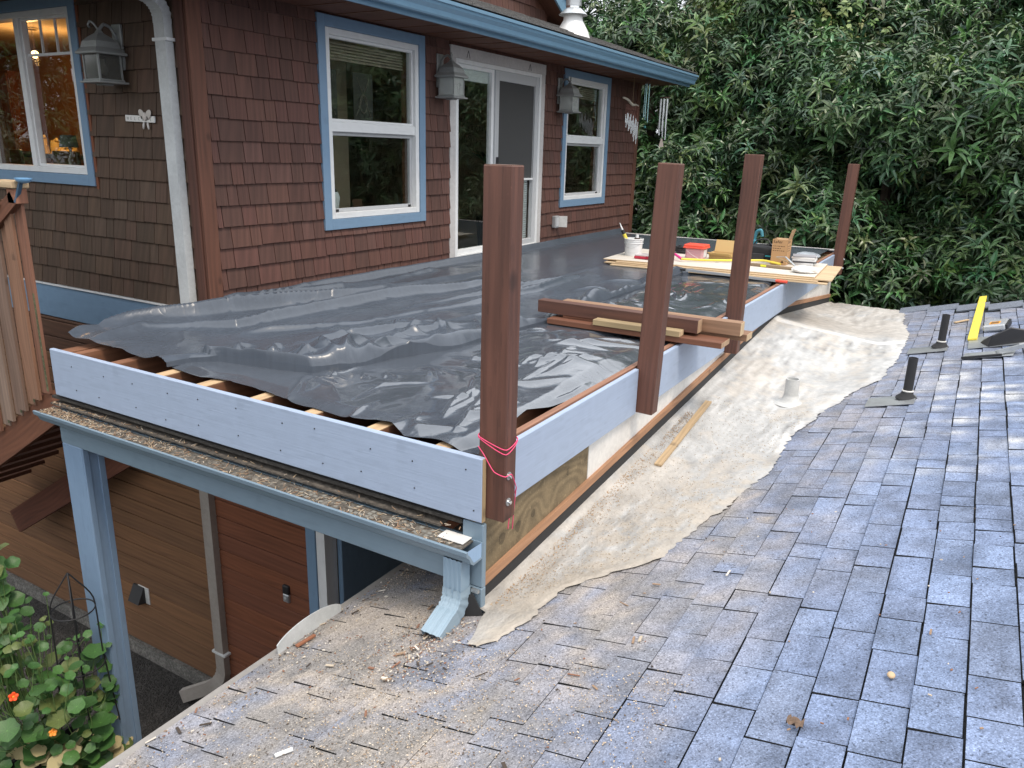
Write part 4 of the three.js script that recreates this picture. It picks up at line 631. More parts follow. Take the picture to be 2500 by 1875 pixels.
// ---------------------------------------------------------------- things on the roof
{
  const tilt = Math.atan(SL);
  const onR = (g, x, z, ry = 0, up = .014) => { g.position.set(x, RF(x) + up, z); g.rotation.set(0, ry, tilt, 'ZYX'); return g; };
  { const g = thing('yellow_board', 'long flat yellow board lying across the shingles', 'board'); part('board', rb(-.035, .035, 0, .02, -1.24, 1.24, .003), M.yellow, g); part('screw_marks', MG([0, .4, -.5, .9].map(z => new THREE.CylinderGeometry(.006, .006, .002, 8).translate(rr(-.02, .02), .021, z))), M.tanWood, g).userData.kind = 'stuff'; onR(g, .145, -8.8, -.025, .02); }
  { const g = thing('clear_case', 'clear plastic case with an orange label by the yellow board', 'case'); part('shell', rb(-.085, .085, 0, .055, -.15, .15, .012), phy([.7, .72, .74], { transmission: .5, roughness: .2 }), g); part('case_label', bx(-.04, .04, .0555, .057, -.02, .1), std([.7, .3, .02]), g); part('label_text', MG([bx(-.03, .03, .0572, .058, 0, .02), bx(-.03, .03, .0572, .058, .04, .08)]), M.black, g); part('hinge', rb(.085, .105, .0, .05, -.14, .14, .005), M.black, g); onR(g, .285, -8.05, -.12, .018); }
  { const g = thing('shovel', 'grey metal roofing shovel with a long handle on the shingles', 'shovel'); part('blade', muv(new THREE.BoxGeometry(.34, .004, .2)), M.galv, g); part('blade_fold', bar([-.17, .008, .1], [.1, .012, .1], .02, .016), M.black, g); part('socket', bar([.06, .02, .05], [.28, .05, -.06], .035, .03), M.galv, g); part('handle', tube([[.2, .045, -.03], [.5, .06, -.14], [1.3, .1, -.45]], .017, 20, 8), M.grey, g); onR(g, .23, -6.9, -.12, .022); }
  const chip = (lab, x, z, ry, L, w, m, cat = 'offcut', up = .014) => { const g = single(lab[0], rb(-L / 2, L / 2, 0, .012, -w / 2, w / 2, .002), m, lab[1], cat); onR(g, x, z, ry, up); return g; };
  chip(['wood_offcut', 'short pale wood offcut near the yellow board'], .01, -8.62, .6, .14, .035, M.fresh);
  { const a = V(-1.42, memY(-1.42, -4.2) + .012, -4.2), b = V(-1.47, memY(-1.47, -5.35) + .012, -5.35); single('wood_batten', bar([a.x, a.y, a.z], [b.x, b.y, b.z], .045, .012), wood([.6, .43, .25]), 'thin blond wood batten lying on the membrane', 'batten'); }
  chip(['vinyl_scrap', 'white plastic scrap on the dusty shingles'], -1.69, -1.46, .9, .06, .011, M.vinyl, 'scrap', .008);
  chip(['red_offcut', 'red brown stick beside the splash guard'], -2.22, -2.08, 1.45, .1, .018, wood([.3, .12, .06]), 'offcut');
  { const g = new THREE.IcosahedronGeometry(.012, 1).scale(1, .7, 1.3); const o = single('fir_cone', g, std([.5, .36, .22], { roughness: .9 }), 'tiny tan cone on the blue shingles', 'cone'); o.position.set(.0, RF(0) + .02, -2.3); }
  { const g = new THREE.PlaneGeometry(.045, .03, 6, 4), p = g.attributes.position; for (let i = 0; i < p.count; i++) p.setZ(i, .012 * Math.sin(i * 2.3) * rr(.5, 1.2)); g.rotateX(-1.5); g.computeVertexNormals(); const o = single('dry_leaf', g, std([.16, .11, .08], { roughness: 1 }), 'curled dry leaf on the blue shingles', 'leaf'); o.position.set(-.211, RF(-.211) + .028, -1.998); }
  { // splash guard at the eave
    const L = .42, n = 20, pr = []; for (let i = 0; i <= n; i++) { const t = i / n, h = .085 * Math.pow(Math.sin(Math.PI * clamp(.06 + t * .9)), .35); pr.push([lerp(-1.97, -2.36, t), h]); }
    const s = new THREE.Shape([new THREE.Vector2(0, 0), ...pr.map(([z, h]) => new THREE.Vector2(-(z + 1.97), h)), new THREE.Vector2(.39, 0)]); const g = new THREE.ExtrudeGeometry(s, { depth: .004, bevelEnabled: false, curveSegments: 8 }); g.applyMatrix4(new THREE.Matrix4().makeBasis(V(0, 0, -1), V(0, 1, 0), V(1, 0, 0)));
    const o = single('splash_guard', muv(g), std([.6, .62, .62], { roughness: .4, map: T.dust }), 'curved white splash guard standing on the roof eave', 'guard'); o.position.set(-2.275, RF(-2.275) + .005, -1.97); o.rotation.z = .12; }
  // litter on the dusty shingles
  const lit = [], nd = new THREE.BoxGeometry(1, 1, 1); const im = new THREE.InstancedMesh(nd, std([1, 1, 1], { roughness: 1 }), 900); const m4 = new THREE.Matrix4(), q4 = new THREE.Quaternion(), cc = new THREE.Color();
  for (let i = 0; i < 900; i++) { let x, z; const t = rnd(); if (t < .35) { x = -1.62 + rr(-.25, .3) * rnd(); z = -2.2 + rr(-.2, .3); } else if (t < .6) { x = -2.28 + Math.abs(rr(-.3, .3)) * rnd(); z = rr(-3.2, -.9); } else if (t < .85) { x = rr(-2.25, -.8); z = rr(-2.5, -.9); } else { x = rr(-1, 1); z = rr(-4, -1.2); }
    const big = rnd() < .07, L = big ? rr(.02, .05) : rr(.003, .012), w = big ? rr(.004, .012) : rr(.002, .006); q4.setFromEuler(new THREE.Euler(rr(-.2, .2), rr(0, 6.3), tilt + rr(-.15, .15), 'ZYX')); m4.compose(V(x, RF(x) + .016, z), q4, V(L, .003, w)); im.setMatrixAt(i, m4); const c = pick([[.5, .42, .32], [.3, .2, .13], [.06, .045, .035], [.62, .56, .48], [.24, .12, .075]]); im.setColorAt(i, cc.setRGB(...c)); }
  im.name = 'roof_litter'; im.userData = { kind: 'stuff', label: 'scattered bark chips, sawdust and needles on the shingles', category: 'litter' }; fin(im); scene.add(im);
  { const n = 9000, sd = new THREE.InstancedMesh(nd, std([1, 1, 1], { roughness: 1 }), n); for (let i = 0; i < n; i++) { let x, z, y; const t = rnd(); if (t < .3) { x = -1.585 + .16 * rnd() * rnd(); z = -2.5 - 2.6 * rnd(); if (fbm(x * 9, z * 5, 2) < .47) x -= .02; y = memY(x, z) + .005; if (x < -1.596) x = -1.59; } else if (t < .45) { x = rr(-1.5, -.8); z = rr(-5.5, -2.6); if (x > XB(z) - .03) x = XB(z) - rr(.05, .3); x = Math.max(x, -1.57); y = memY(x, z) + .005; } else { x = rr(-2.25, -.55); z = rr(-2.9, -.8); if (fbm(x * 4 + 3, z * 4, 3) < .45 && rnd() < .8) x = rr(-1.9, -1.2); if (z < -2.2 && x > -1.62) z = rr(-2.15, -1); y = RF(x) + .011; } q4.setFromEuler(new THREE.Euler(rr(-.3, .3), rr(0, 6.3), rr(-.3, .3))); m4.compose(V(x, y, z), q4, V(rr(.002, .007), .002, rr(.0015, .004))); sd.setMatrixAt(i, m4); sd.setColorAt(i, cc.setRGB(...pick(t < .3 ? [[.46, .3, .17], [.38, .23, .12], [.5, .36, .22]] : t < .45 ? [[.46, .38, .28], [.5, .42, .33], [.36, .28, .2]] : [[.5, .4, .29], [.42, .33, .24], [.58, .5, .4], [.3, .22, .15], [.12, .09, .07]]))); } sd.name = 'sawdust'; sd.userData = { kind: 'stuff', label: 'tan sawdust strewn over the membrane edge and lower shingles', category: 'sawdust' }; fin(sd); scene.add(sd); }
  const i2 = new THREE.InstancedMesh(nd, std([1, 1, 1], { roughness: 1 }), 1100);
  for (let i = 0; i < 1100; i++) { const x = rnd() < .4 ? -4.65 + rr(0, 1.3) * rnd() : rr(-4.66, -1.65), f = rnd(), z = lerp(-2.35, -2.46, f), y = z < -2.44 ? (rnd() < .5 ? -.338 : -.374) : -.374; const L = rr(.006, .035); q4.setFromEuler(new THREE.Euler(rr(-.3, .3), rr(0, 6.3), rr(-.4, .4))); m4.compose(V(x, y, z), q4, V(L, .002, rr(.0015, .004))); i2.setMatrixAt(i, m4); i2.setColorAt(i, cc.setRGB(...pick([[.42, .31, .2], [.3, .19, .12], [.5, .42, .33], [.1, .07, .05]]))); }
  i2.name = 'gutter_litter'; i2.userData = { kind: 'stuff', label: 'brown needles and bark filling the gutter guard', category: 'litter' }; fin(i2); scene.add(i2);
}

// ---------------------------------------------------------------- lanterns, sign, boxes and chimes on the walls
function lantern(F, s, y, label, clear) {
  const g = thing('wall_lantern', label, 'lantern', 'matching wall lanterns'); const h = V(s, y, 0).applyMatrix4(F); g.position.copy(h); g.rotation.y = F === FL ? Math.PI / 2 : 0;
  const L = M.lantern, d = .16, sq = (w, y0, y1) => rb(-w / 2, w / 2, y0, y1, d - w / 2, d + w / 2, .003);
  part('back_plate', rb(-.05, .05, .1, .4, .012, .035, .012), L, g); part('arm', tube([[0, .3, .03], [0, .37, .07], [0, .385, .12], [0, .345, d]], .011, 24, 8), L, g); part('scroll', tube([[0, .34, d], [-.02, .385, d + .02], [-.045, .4, d + .03], [-.06, .375, d + .035], [-.045, .36, d + .035]], .007, 24, 6), L, g);
  part('roof_bell', toCreasedNormals(new THREE.LatheGeometry([[.012, .35], [.03, .325], [.075, .3], [.115, .27], [.128, .23], [.165, .2], [.168, .192], [0, .192]].map(p => new THREE.Vector2(...p)), 4).rotateY(Math.PI / 4).translate(0, 0, d), .4), L, g);
  part('top_rim', sq(.235, .186, .198), L, g); part('bottom_rim', sq(.225, 0, .014), L, g); part('base_tray', sq(.19, .0145, .028), L, g); part('base_cap', sq(.08, -.012, -.0005), L, g);
  const c = .082; for (const a of [-1, 1]) for (const b of [-1, 1]) part('corner_bar', bx(a * c - .006, a * c + .006, .028, .186, d + b * c - .006, d + b * c + .006, 1), L, g);
  const gm = clear ? M.lantGlassClear : M.lantGlass; for (const a of [-1, 1]) { part('glass_panel', bx(-c + .007, c - .007, .03, .184, d + a * c - .001, d + a * c + .001), gm, g); part('glass_panel', bx(a * c - .001, a * c + .001, .03, .184, d - c + .007, d + c - .007), gm, g); }
  if (!clear) for (const [rx, ox, oz] of [[0, 0, c + .003], [Math.PI / 2, c + .003, 0]]) part('leaf_tracery', MG([-1, 0, 1].map(q => new THREE.TorusGeometry(.035, .0018, 4, 16, 3.14).translate(q * .045, .11 - Math.abs(q) * .03, 0)).concat([-1, 1].map(q => bx(q * .02 - .001, q * .02 + .001, .04, .13, -.001, .001)))).rotateY(rx).translate(ox, 0, d + oz), L, g);
  part('bulb', new THREE.LatheGeometry([[0, .06], [.02, .064], [.034, .085], [.03, .11], [.017, .13], [.015, .16], [0, .16]].map(p => new THREE.Vector2(...p)), 20).translate(0, 0, d), M.bulb, g);
  return g;
}
lantern(FF, -5.42, 1.565, 'grey wall lantern with clear glass above the small welcome sign', true);
lantern(FL, 6.5, 1.655, 'grey wall lantern between the larger window and the sliding door');
lantern(FL, 9.0, 1.655, 'grey wall lantern between the sliding door and the smaller window');
{ // welcome sign with a winged figure
  const g = thing('welcome_sign', 'small white sign reading WELCOME with a winged figure on the wall', 'sign', null, [-5.265, 1.34, ZF + .017]); g.rotation.z = -.03;
  const cv = document.createElement('canvas'); cv.width = 512; cv.height = 72; const x = cv.getContext('2d'); x.fillStyle = '#d9d7d2'; x.fillRect(0, 0, 512, 72); x.fillStyle = '#4b4f55'; x.font = '50px sans-serif'; 'WELCOME'.split('').forEach((c, i) => x.fillText(c, 18 + i * 70, 54));
  const ct = new THREE.CanvasTexture(cv); ct.colorSpace = THREE.SRGBColorSpace;
  part('plaque', rb(-.165, .165, -.022, .022, 0, .01, .002), M.vinyl, g); part('lettering', new THREE.PlaneGeometry(.32, .042).translate(0, 0, .0108), new THREE.MeshStandardMaterial({ map: ct, roughness: .7 }), g);
  for (const q of [-1, 1]) { part('wing', new THREE.SphereGeometry(1, 16, 10).scale(.042, .026, .006).rotateZ(q * .75 + (q < 0 ? 3.14 : 0)).translate(.07 + q * .035, .03, .016), std([.5, .46, .42], { roughness: .6 }), g); part('foot', new THREE.SphereGeometry(1, 10, 8).scale(.009, .026, .008).rotateZ(q * .25).translate(.07 + q * .025, -.045, .014), std([.55, .52, .5]), g); part('wing_mark', bx(.07 + q * .03 - .004, .07 + q * .03 + .004, .0, .018, .02, .0235), M.black, g); }
  part('figure_body', new THREE.SphereGeometry(1, 12, 10).scale(.012, .03, .01).translate(.07, .015, .018), std([.55, .5, .46]), g);
}
{ const g = thing('outlet_box', 'grey outdoor outlet box with its cover open on the shingles', 'outlet'); g.position.set(XW + .016, .335, -9.0); g.rotation.y = Math.PI / 2; part('box', rb(-.06, .05, -.075, .075, 0, .055, .008), M.grey, g); part('face', bx(-.04, .03, -.055, .055, .055, .058), M.vinylGrey, g); part('cover', rb(-.005, .005, -.07, .07, -.055, .055, .004).rotateY(.5).translate(.085, 0, .085), M.pipeWhite, g); }
{ const g = thing('wall_vent', 'small grey dryer vent hood on the lower brown siding', 'vent', null, [-5.98, -2.74, ZF + .02]); part('hood', muv(new THREE.ExtrudeGeometry(new THREE.Shape([[0, -.08], [.09, -.06], [.02, .08], [0, .08]].map(p => new THREE.Vector2(...p))), { depth: .15, bevelEnabled: false }).rotateY(-Math.PI / 2).translate(.075, 0, 0)), M.black, g); part('plate', rb(-.02, .13, -.08, .085, 0, .012, .004), M.pipeWhite, g); }
{ const g = thing('video_doorbell', 'black and silver doorbell beside the lower door', 'doorbell', null, [-4.08, -2.1, ZF + .018]); part('upper_half', rb(-.032, .032, .0, .075, 0, .03, .012), M.black, g); part('lower_half', rb(-.032, .032, -.07, -.001, 0, .028, .01), M.galv, g); part('button', new THREE.CylinderGeometry(.014, .014, .006, 20).rotateX(Math.PI / 2).translate(0, -.03, .03), M.vinylGrey, g); }
{ // chimes under the eave
  const a = thing('driftwood_chime', 'wind chime of short metal tubes hanging from a driftwood branch', 'wind chime', 'wind chimes under the eave', [-4.4, 1.84, -10.62]);
  const br = []; for (let i = 0; i <= 16; i++) { const t = i / 16; br.push([.02 * Math.sin(t * 5), .075 * Math.pow(1 - t, 2.2) + .012 * Math.sin(t * 9), lerp(.34, -.28, t)]); }
  part('branch', sweep(br, [[.012, 0], [.008, .01], [0, .013], [-.009, .008], [-.012, -.001], [-.006, -.011], [.006, -.011]], t => .55 + .9 * Math.sin(Math.PI * clamp(t * .85 + .12)) + .12 * Math.sin(t * 40)), std([.5, .45, .37], { map: T.grain, roughness: .95 }), a);
  part('hanger', tube([[0, .02, -.02], [0, .36, -.02]], .0018, 2, 4), M.tanWood, a);
  for (let i = 0; i < 16; i++) { const z = .2 - i * .03, d = .13 + .05 * Math.sin(i * 1.9) + .006 * i, L = .11 + .012 * i * rr(.6, 1); const t = part('tube', cyl(.006, .006, L, 0, -d - L / 2, z, 10), M.chrome, a); part('cord', cyl(.0012, .0012, d, 0, -d / 2, z, 4), std([.35, .15, .12]), t); }
  const mk = (lab, x, z, yt, n, r, L, m, disc, sail) => { const g = thing('tube_chime', lab, 'wind chime', 'wind chimes under the eave', [x, yt, z]); part('disc', cyl(disc, disc, .014, 0, 0, 0, 24), wood([.16, .1, .07]), g); part('cords', MG([0, 2.1, 4.2].map(q => tube([[0, .1, 0], [Math.cos(q) * disc * .8, .005, Math.sin(q) * disc * .8]], .0015, 2, 4)).concat([tube([[0, .1, 0], [0, 2.2 - yt, 0]], .0018, 2, 4)])), M.blackRough, g); part('hook_ring', new THREE.TorusGeometry(.016, .003, 6, 16).translate(0, .12, 0), M.galv, g);
    for (let i = 0; i < n; i++) { const q = i / n * 6.283 + .3, l = L * (.75 + .35 * (i / n)); part('tube', cyl(r, r, l, Math.cos(q) * disc * .72, -.02 - l / 2, Math.sin(q) * disc * .72, 12), m, g); } part('clapper', cyl(.022, .022, .012, 0, -L * .55, 0, 16), M.blackRough, g); part('clapper_cord', cyl(.0015, .0015, L * 1.25, 0, -L * .62, 0, 4), M.blackRough, g); if (sail) part('wind_sail', muv(new THREE.ExtrudeGeometry(new THREE.Shape([[-.012, 0], [.012, 0], [.042, -.12], [-.042, -.12]].map(p => new THREE.Vector2(...p))), { depth: .005, bevelEnabled: false }).rotateY(.9).translate(0, -L * 1.05, 0)), wood([.42, .36, .33]), g); else part('wind_sail', new THREE.SphereGeometry(.018, 12, 8).translate(0, -L * 1.2, 0), std([.05, .25, .25], { roughness: .2 }), g); };
  mk('slim wind chime with teal tinted tubes under the eave', -4.36, -11.05, 2.165, 5, .008, .5, std([.35, .55, .55], { metalness: .8, roughness: .25 }), .045, false);
  mk('larger wind chime with long silver tubes and a wooden sail', -4.3, -11.6, 2.0, 6, .011, .55, M.chrome, .075, true);
}

// ---------------------------------------------------------------- stair with board guard at the left
{
  const st = thing('stair_guard', 'weathered reddish stair guard of upright boards left of the deck', 'stair');
  const lo = x => lerp(-.93, -.47, (x + 6.01) / .775), hi = x => lo(x) + 1.36; const bm = [wood([.26, .12, .075]), wood([.3, .21, .16]), wood([.24, .155, .115]), wood([.32, .17, .105])];
  let i = 0; for (let x = -5.275; x > -7.1; x -= .098, i++) { const z = -2.74 + (i % 2) * .022; const g = part('guard_board', prism([[z, lo(x) + .02], [z - .02, lo(x) + .02], [z - .02, hi(x)], [z, hi(x)]], x - .045, x + .044, 1), bm[(i * 7 + (i >> 1)) % 4], st); if (i % 2 === 0) part('moss_edge', prism([[z + .0012, lo(x) + .04], [z, lo(x) + .04], [z, lo(x) + .6 + .2 * hash(i, 3)], [z + .0012, lo(x) + .5]], x + .02, x + .042, 1), std([.24, .25, .13], { map: T.grit, roughness: 1 }), g); }
  const s = .5936; part('stringer', bar([-7.2, lo(-7.2) - .1, -2.77], [-5.2, lo(-5.2) - .1, -2.77], .04, .21), M.redwood, st); part('handrail', bar([-7.1, hi(-7.1) - .06, -2.72], [-5.24, hi(-5.24) - .06, -2.72], .04, .09), M.redwood, st); part('rail_cap', bar([-7.1, hi(-7.1), -2.745], [-5.4, hi(-5.4), -2.745], .13, .035), wood([.16, .08, .05]), st);
  part('newel_cap', rb(-5.46, -5.19, .885, .93, -2.79, -2.68, .006), M.fresh, st); part('newel_end', rb(-5.3, -5.2, .79, .884, -2.775, -2.7, .004), wood([.34, .15, .09]), st);
  part('stringer', bar([-7.4, lo(-7.4) - .55, -3.4], [-4.9, lo(-4.9) - .55, -3.4], .04, .22), wood([.16, .055, .03]), st); for (let k = 0; k < 9; k++) { const x = -5.35 - k * .26; part('tread', bx(x - .14, x + .14, lo(x) - .06, lo(x) - .025, -3.55, -2.8, 2), wood([.15, .06, .035]), st); }
  part('landing_joist', bx(-7, -4.75, -1.15, -1.0, -3.6, -3.56), wood([.17, .06, .035]), st);
  const sc = thing('scoop', 'blue plastic scoop hooked over the stair guard cap', 'scoop', null, [-5.14, .9, -2.73]); part('bowl', new THREE.SphereGeometry(.055, 20, 10, 0, 6.3, 1.57, 1.57).scale(1.2, .6, .8).translate(0, .05, 0), phy([.2, .4, .62], { roughness: .3 }), sc); part('handle', bar([-.03, .03, 0], [-.08, -.1, .02], .03, .012), std([.05, .1, .16], { roughness: .4 }), sc);
}

// ---------------------------------------------------------------- nasturtium in a planter with a wire trellis
{
  const PX = -4.66, PZ = -2.12, PT = -2.5;
  const pl = thing('planter', 'black planter box under the nasturtium', 'planter', null, [PX, GY, PZ]); const hh = PT - .3 - GY;
  part('shell', toCreasedNormals(new THREE.LatheGeometry([[.26, 0], [.4, hh - .05], [.43, hh - .05], [.43, hh], [.39, hh], [.36, hh - .1], [0, hh - .1]].map(p => new THREE.Vector2(...p)), 4).rotateY(Math.PI / 4), .3), M.black, pl); part('soil', new THREE.CircleGeometry(.4, 20).rotateX(-Math.PI / 2).translate(0, hh - .06, 0), std([.03, .022, .016], { roughness: 1 }), pl);
  const tr = thing('wire_trellis', 'black wire obelisk trellis among the nasturtium leaves', 'trellis', null, [-4.5, PT - .05, -2.3]); for (let i = 0; i < 4; i++) { const q = i * 1.571 + .5, c = Math.cos(q), s = Math.sin(q); part('upright', tube([[c * .17, 0, s * .17], [c * .13, .55, s * .13], [c * .12, .95, s * .12], [c * .04, 1.1, s * .04], [0, 1.16, 0]], .005, 30, 5), M.black, tr); } for (const [y, r] of [[.9, .125], [.5, .14]]) part('hoop', new THREE.TorusGeometry(r, .005, 6, 28).rotateX(Math.PI / 2).translate(0, y, 0), M.black, tr);
  const na = thing('nasturtium', 'nasturtium with round green leaves and orange flowers in the planter', 'plant', null, [PX, PT, PZ]);
  const leafG = (r, cup) => { const g = new THREE.CircleGeometry(r, 16), p = g.attributes.position; for (let i = 0; i < p.count; i++) { const x = p.getX(i), y = p.getY(i), d = Math.hypot(x, y) / r, a = Math.atan2(y, x), k = 1 + .07 * Math.sin(a * 5) + .04 * Math.sin(a * 9 + 1); p.setXYZ(i, x * k, y * k, cup * d * d * r * 2 + .05 * r * Math.sin(a * 4) * d); } g.computeVertexNormals(); return g.rotateX(-Math.PI / 2); };
  const lgs = [leafG(.058, .1), leafG(.052, -.1), leafG(.062, .18), leafG(.046, .06), leafG(.05, .3)];
  const vt = (() => { const c = document.createElement('canvas'); c.width = c.height = 128; const x = c.getContext('2d'); x.fillStyle = '#c4c8bd'; x.fillRect(0, 0, 128, 128); for (let i = 0; i < 260; i++) { x.fillStyle = `rgba(${rnd() < .5 ? '90,95,80' : '225,228,205'},.12)`; x.fillRect(rnd() * 128, rnd() * 128, 5, 5); } x.strokeStyle = 'rgba(245,248,225,.55)'; for (let i = 0; i < 9; i++) { x.lineWidth = 1.6; x.beginPath(); x.moveTo(64, 64); x.lineTo(64 + 62 * Math.cos(i * .698), 64 + 62 * Math.sin(i * .698)); x.stroke(); } x.fillStyle = '#fdfdf0'; x.beginPath(); x.arc(64, 64, 4, 0, 7); x.fill(); const t = new THREE.CanvasTexture(c); t.colorSpace = THREE.SRGBColorSpace; return t; })();
  const lms = [[.095, .24, .06], [.11, .27, .065], [.08, .2, .06], [.12, .29, .08], [.1, .25, .07], [.08, .19, .055], [.22, .28, .09]].map(c => phy(c, { map: vt, roughness: .5, transmission: .1, thickness: 0 })), dry = phy([.5, .42, .22], { roughness: .9, transmission: .2 }), stem = std([.12, .2, .06], { roughness: .7 });
  const view = camera.position.clone().sub(V(PX, PT, PZ)).normalize();
  const stems = [];
  for (let i = 0; i < 520; i++) {
    const sx = rr(-.66, .38), dp = rr(-.22, .28), hi = sx < -.12 ? 1.42 : lerp(1.05, .55, clamp((sx + .12) / .6)); let y = lerp(-.38, hi, Math.pow(rnd(), sx < -.1 ? .8 : 1.25)); if (rnd() < .12) y = rr(-.5, -.1);
    const x = .86 * sx + .5 * dp, z = -.51 * sx + .86 * dp;
    const s = rr(.45, 1.25) * (y > .5 && sx > -.1 ? .6 : 1), o = part('leaf', pick(lgs), y < -.05 && rnd() < .3 ? dry : pick(lms), na); o.position.set(x, y, z); o.scale.setScalar(s);
    const n = V(rr(-.5, .5), 1, rr(-.5, .5)).addScaledVector(view, rr(.2, .9)).normalize(); o.quaternion.setFromUnitVectors(V(0, 1, 0), n); o.rotateY(rr(0, 6));
    if (rnd() < .6) { const y0 = Math.min(y - .1, rr(-.05, .5) * (y > .3 ? 1 : .2)); stems.push(tube([[x * .6 + rr(-.06, .06), y0, z * .6], [x * .85 + rr(-.06, .06), lerp(y0, y, .5) - .03, z * .85 + rr(-.05, .05)], [x, y - .003, z]], .0024, 8, 4)); }
  }
  part('stems', MG(stems), stem, na).userData.kind = 'stuff';
  const fm = std([.85, .09, .015], { roughness: .6 }), fy = std([.85, .3, .04], { roughness: .6 });
  for (const [x, y, z, m, k] of [[-.12, 1.1, .3, fm, 1.2], [-.1, .86, .34, fm, 1.2], [-.02, .5, .3, fm, .75], [.12, .45, .22, fm, .7], [.3, .2, .12, fy, .6], [-.02, 1.2, .24, fm, .55], [-.26, .98, .36, fm, 1], [-.2, .66, .38, fm, .9], [-.16, .34, .4, fm, .8]]) { const f = part('flower', new THREE.SphereGeometry(.012 * k, 8, 6).translate(x, y, z), fy, na); for (let q = 0; q < 5; q++) { const a = q * 1.257; part('petal', new THREE.SphereGeometry(1, 10, 6).scale(.022 * k, .006 * k, .018 * k).rotateZ(.5).translate(.022 * k, .006, 0).rotateY(a).applyMatrix4(new THREE.Matrix4().makeRotationFromQuaternion(new THREE.Quaternion().setFromUnitVectors(V(0, 1, 0), view))).translate(x, y, z), m, f); } }
}

// ---------------------------------------------------------------- interior things seen through the glass
{
  const k = thing('kitchen_counter', 'dark counter with warm lit bags inside the left window', 'counter', null, [-9.6, 0, -5.2]); part('cabinet', rb(-2.2, 1.6, 0, .99, -.3, .3), M.cabinet, k); part('worktop', rb(-2.25, 1.65, .99, 1.03, -.33, .33), M.black, k);
  const up = thing('wall_cabinet', 'orange brown kitchen cabinet inside the left window', 'cabinet', null, [-11.5, 1.0, -5.93]); part('carcass', rb(-.7, .62, 0, 1.0, -.15, .15), M.cabinet, up); for (const q of [-.68, -.24, .2]) part('door', rb(q, q + .41, .03, .97, .15, .17), wood([.5, .17, .05]), up);
  for (const [i, [x, h, r]] of [[-8.95, .17, .06], [-8.72, .14, .06], [-8.5, .07, .12]].entries()) { const j = thing('counter_bag', ['tall yellow paper bag on the kitchen counter', 'middle crumpled yellow bag on the kitchen counter', 'low yellow bag at the counter end'][i], 'bag', 'bags on the kitchen counter', [x, 1.03, -5.02]); const g = new THREE.CylinderGeometry(r * .7, r, h, 9, 4), p = g.attributes.position; for (let q = 0; q < p.count; q++) p.setX(q, p.getX(q) * (1 + .3 * Math.sin(q * 2.1))); part('bag', muv(g.translate(0, h / 2, 0)), std([.8, .6, .22], { roughness: .8 }), j); part('fold', muv(new THREE.BoxGeometry(r, .03, .02).rotateZ(.4).translate(.02, h, 0)), std([.85, .7, .35], { roughness: .8 }), j); }
  for (const [i, x] of [-8.35, -7.4].entries()) { const c = thing('dining_chair', ['dark chair back inside the window near the mullion', 'dark chair back inside the window beside the table lamp'][i], 'chair', 'chairs in the kitchen', [x, 0, -4.35]); part('backrest', rb(-.2, .2, .55, 1.08, -.02, .02, .03), std([.06, .035, .02], { roughness: .35 }), c); part('seat', rb(-.22, .22, .6, .64, -.42, 0, .01), M.black, c); for (const a of [-.2, .2]) for (const b of [-.4, -.02]) part('leg', bx(a - .018, a + .018, 0, .6, b - .018, b + .018, 1), M.black, c); }
  const t = thing('table_lamp', 'dark shaded table lamp with a curled base on the window side', 'lamp', null, [-6.78, 1.03, -4.02]); part('shade', cyl(.06, .075, .1, 0, .14, 0, 20, true), std([.09, .1, .08], { roughness: .8 }), t); part('stem', tube([[0, .1, 0], [.02, .04, 0], [-.02, -.02, 0], [.02, -.09, 0], [.06, -.1, 0]], .011, 24, 6), std([.4, .4, .38]), t);
  const hpn = thing('hanging_plant', 'dark trailing plant hanging inside the left window', 'plant', null, [-9.3, 1.75, -4.5]); part('basket', cyl(.12, .08, .12, 0, 0, 0, 16), M.black, hpn); for (let i = 0; i < 40; i++) { const a = rr(0, 6.28), d = rr(.05, .28); const g = new THREE.SphereGeometry(1, 6, 4).scale(.06, .012, .035).rotateY(a).rotateZ(rr(-.6, .6)); part('leaf', g.translate(Math.cos(a) * d, rr(-.3, .12), Math.sin(a) * d), std([.03, .05, .02], { roughness: .6 }), hpn); }
  const l = thing('ceiling_lamp', 'glowing ceiling lamp inside the left window', 'lamp', null, [-8.3, 1.98, -4.7]); part('bulb', new THREE.SphereGeometry(.035, 16, 12), new THREE.MeshStandardMaterial({ color: 0x000000, emissive: C3([1, .62, .25]), emissiveIntensity: 6 }), l); part('stem', cyl(.006, .006, .21, 0, .135, 0, 8), M.chrome, l); part('canopy', cyl(.05, .05, .015, 0, .2305, 0, 20), M.chrome, l); part('arm', tube([[0, .03, 0], [.06, .0, .02], [.1, -.03, .03]], .006, 12, 6), M.yellow, l);
  const pL = new THREE.PointLight(C3([1, .52, .18]), 1.6, 0, 2); pL.position.set(0, -.07, 0); pL.castShadow = true; pL.shadow.radius = 2; l.add(pL);
  const v = thing('vase', 'black vase with white pattern behind the larger window', 'vase', null, [-5.05, .55, -5.28]); part('body', new THREE.LatheGeometry([[0, 0], [.06, 0], [.1, .1], [.115, .2], [.07, .3], [.05, .33], [.065, .36]].map(p => new THREE.Vector2(...p)), 28), std([.03, .03, .035], { roughness: .25 }), v); part('pattern', new THREE.LatheGeometry([[.1025, .1], [.117, .2], [.1, .25]].map(p => new THREE.Vector2(...p)), 20, .2, 2.2), std([.6, .6, .58], { roughness: .4 }), v);
  const tb = thing('side_table', 'dark side table under the vase inside the larger window', 'table', null, [-5.2, 0, -5.45]); part('top', rb(-.25, .25, .5, .54, -.4, .4), M.cabinet, tb); for (const a of [-.2, .2]) for (const b of [-.35, .35]) part('leg', bx(a - .02, a + .02, 0, .5, b - .02, b + .02, 1), M.black, tb);
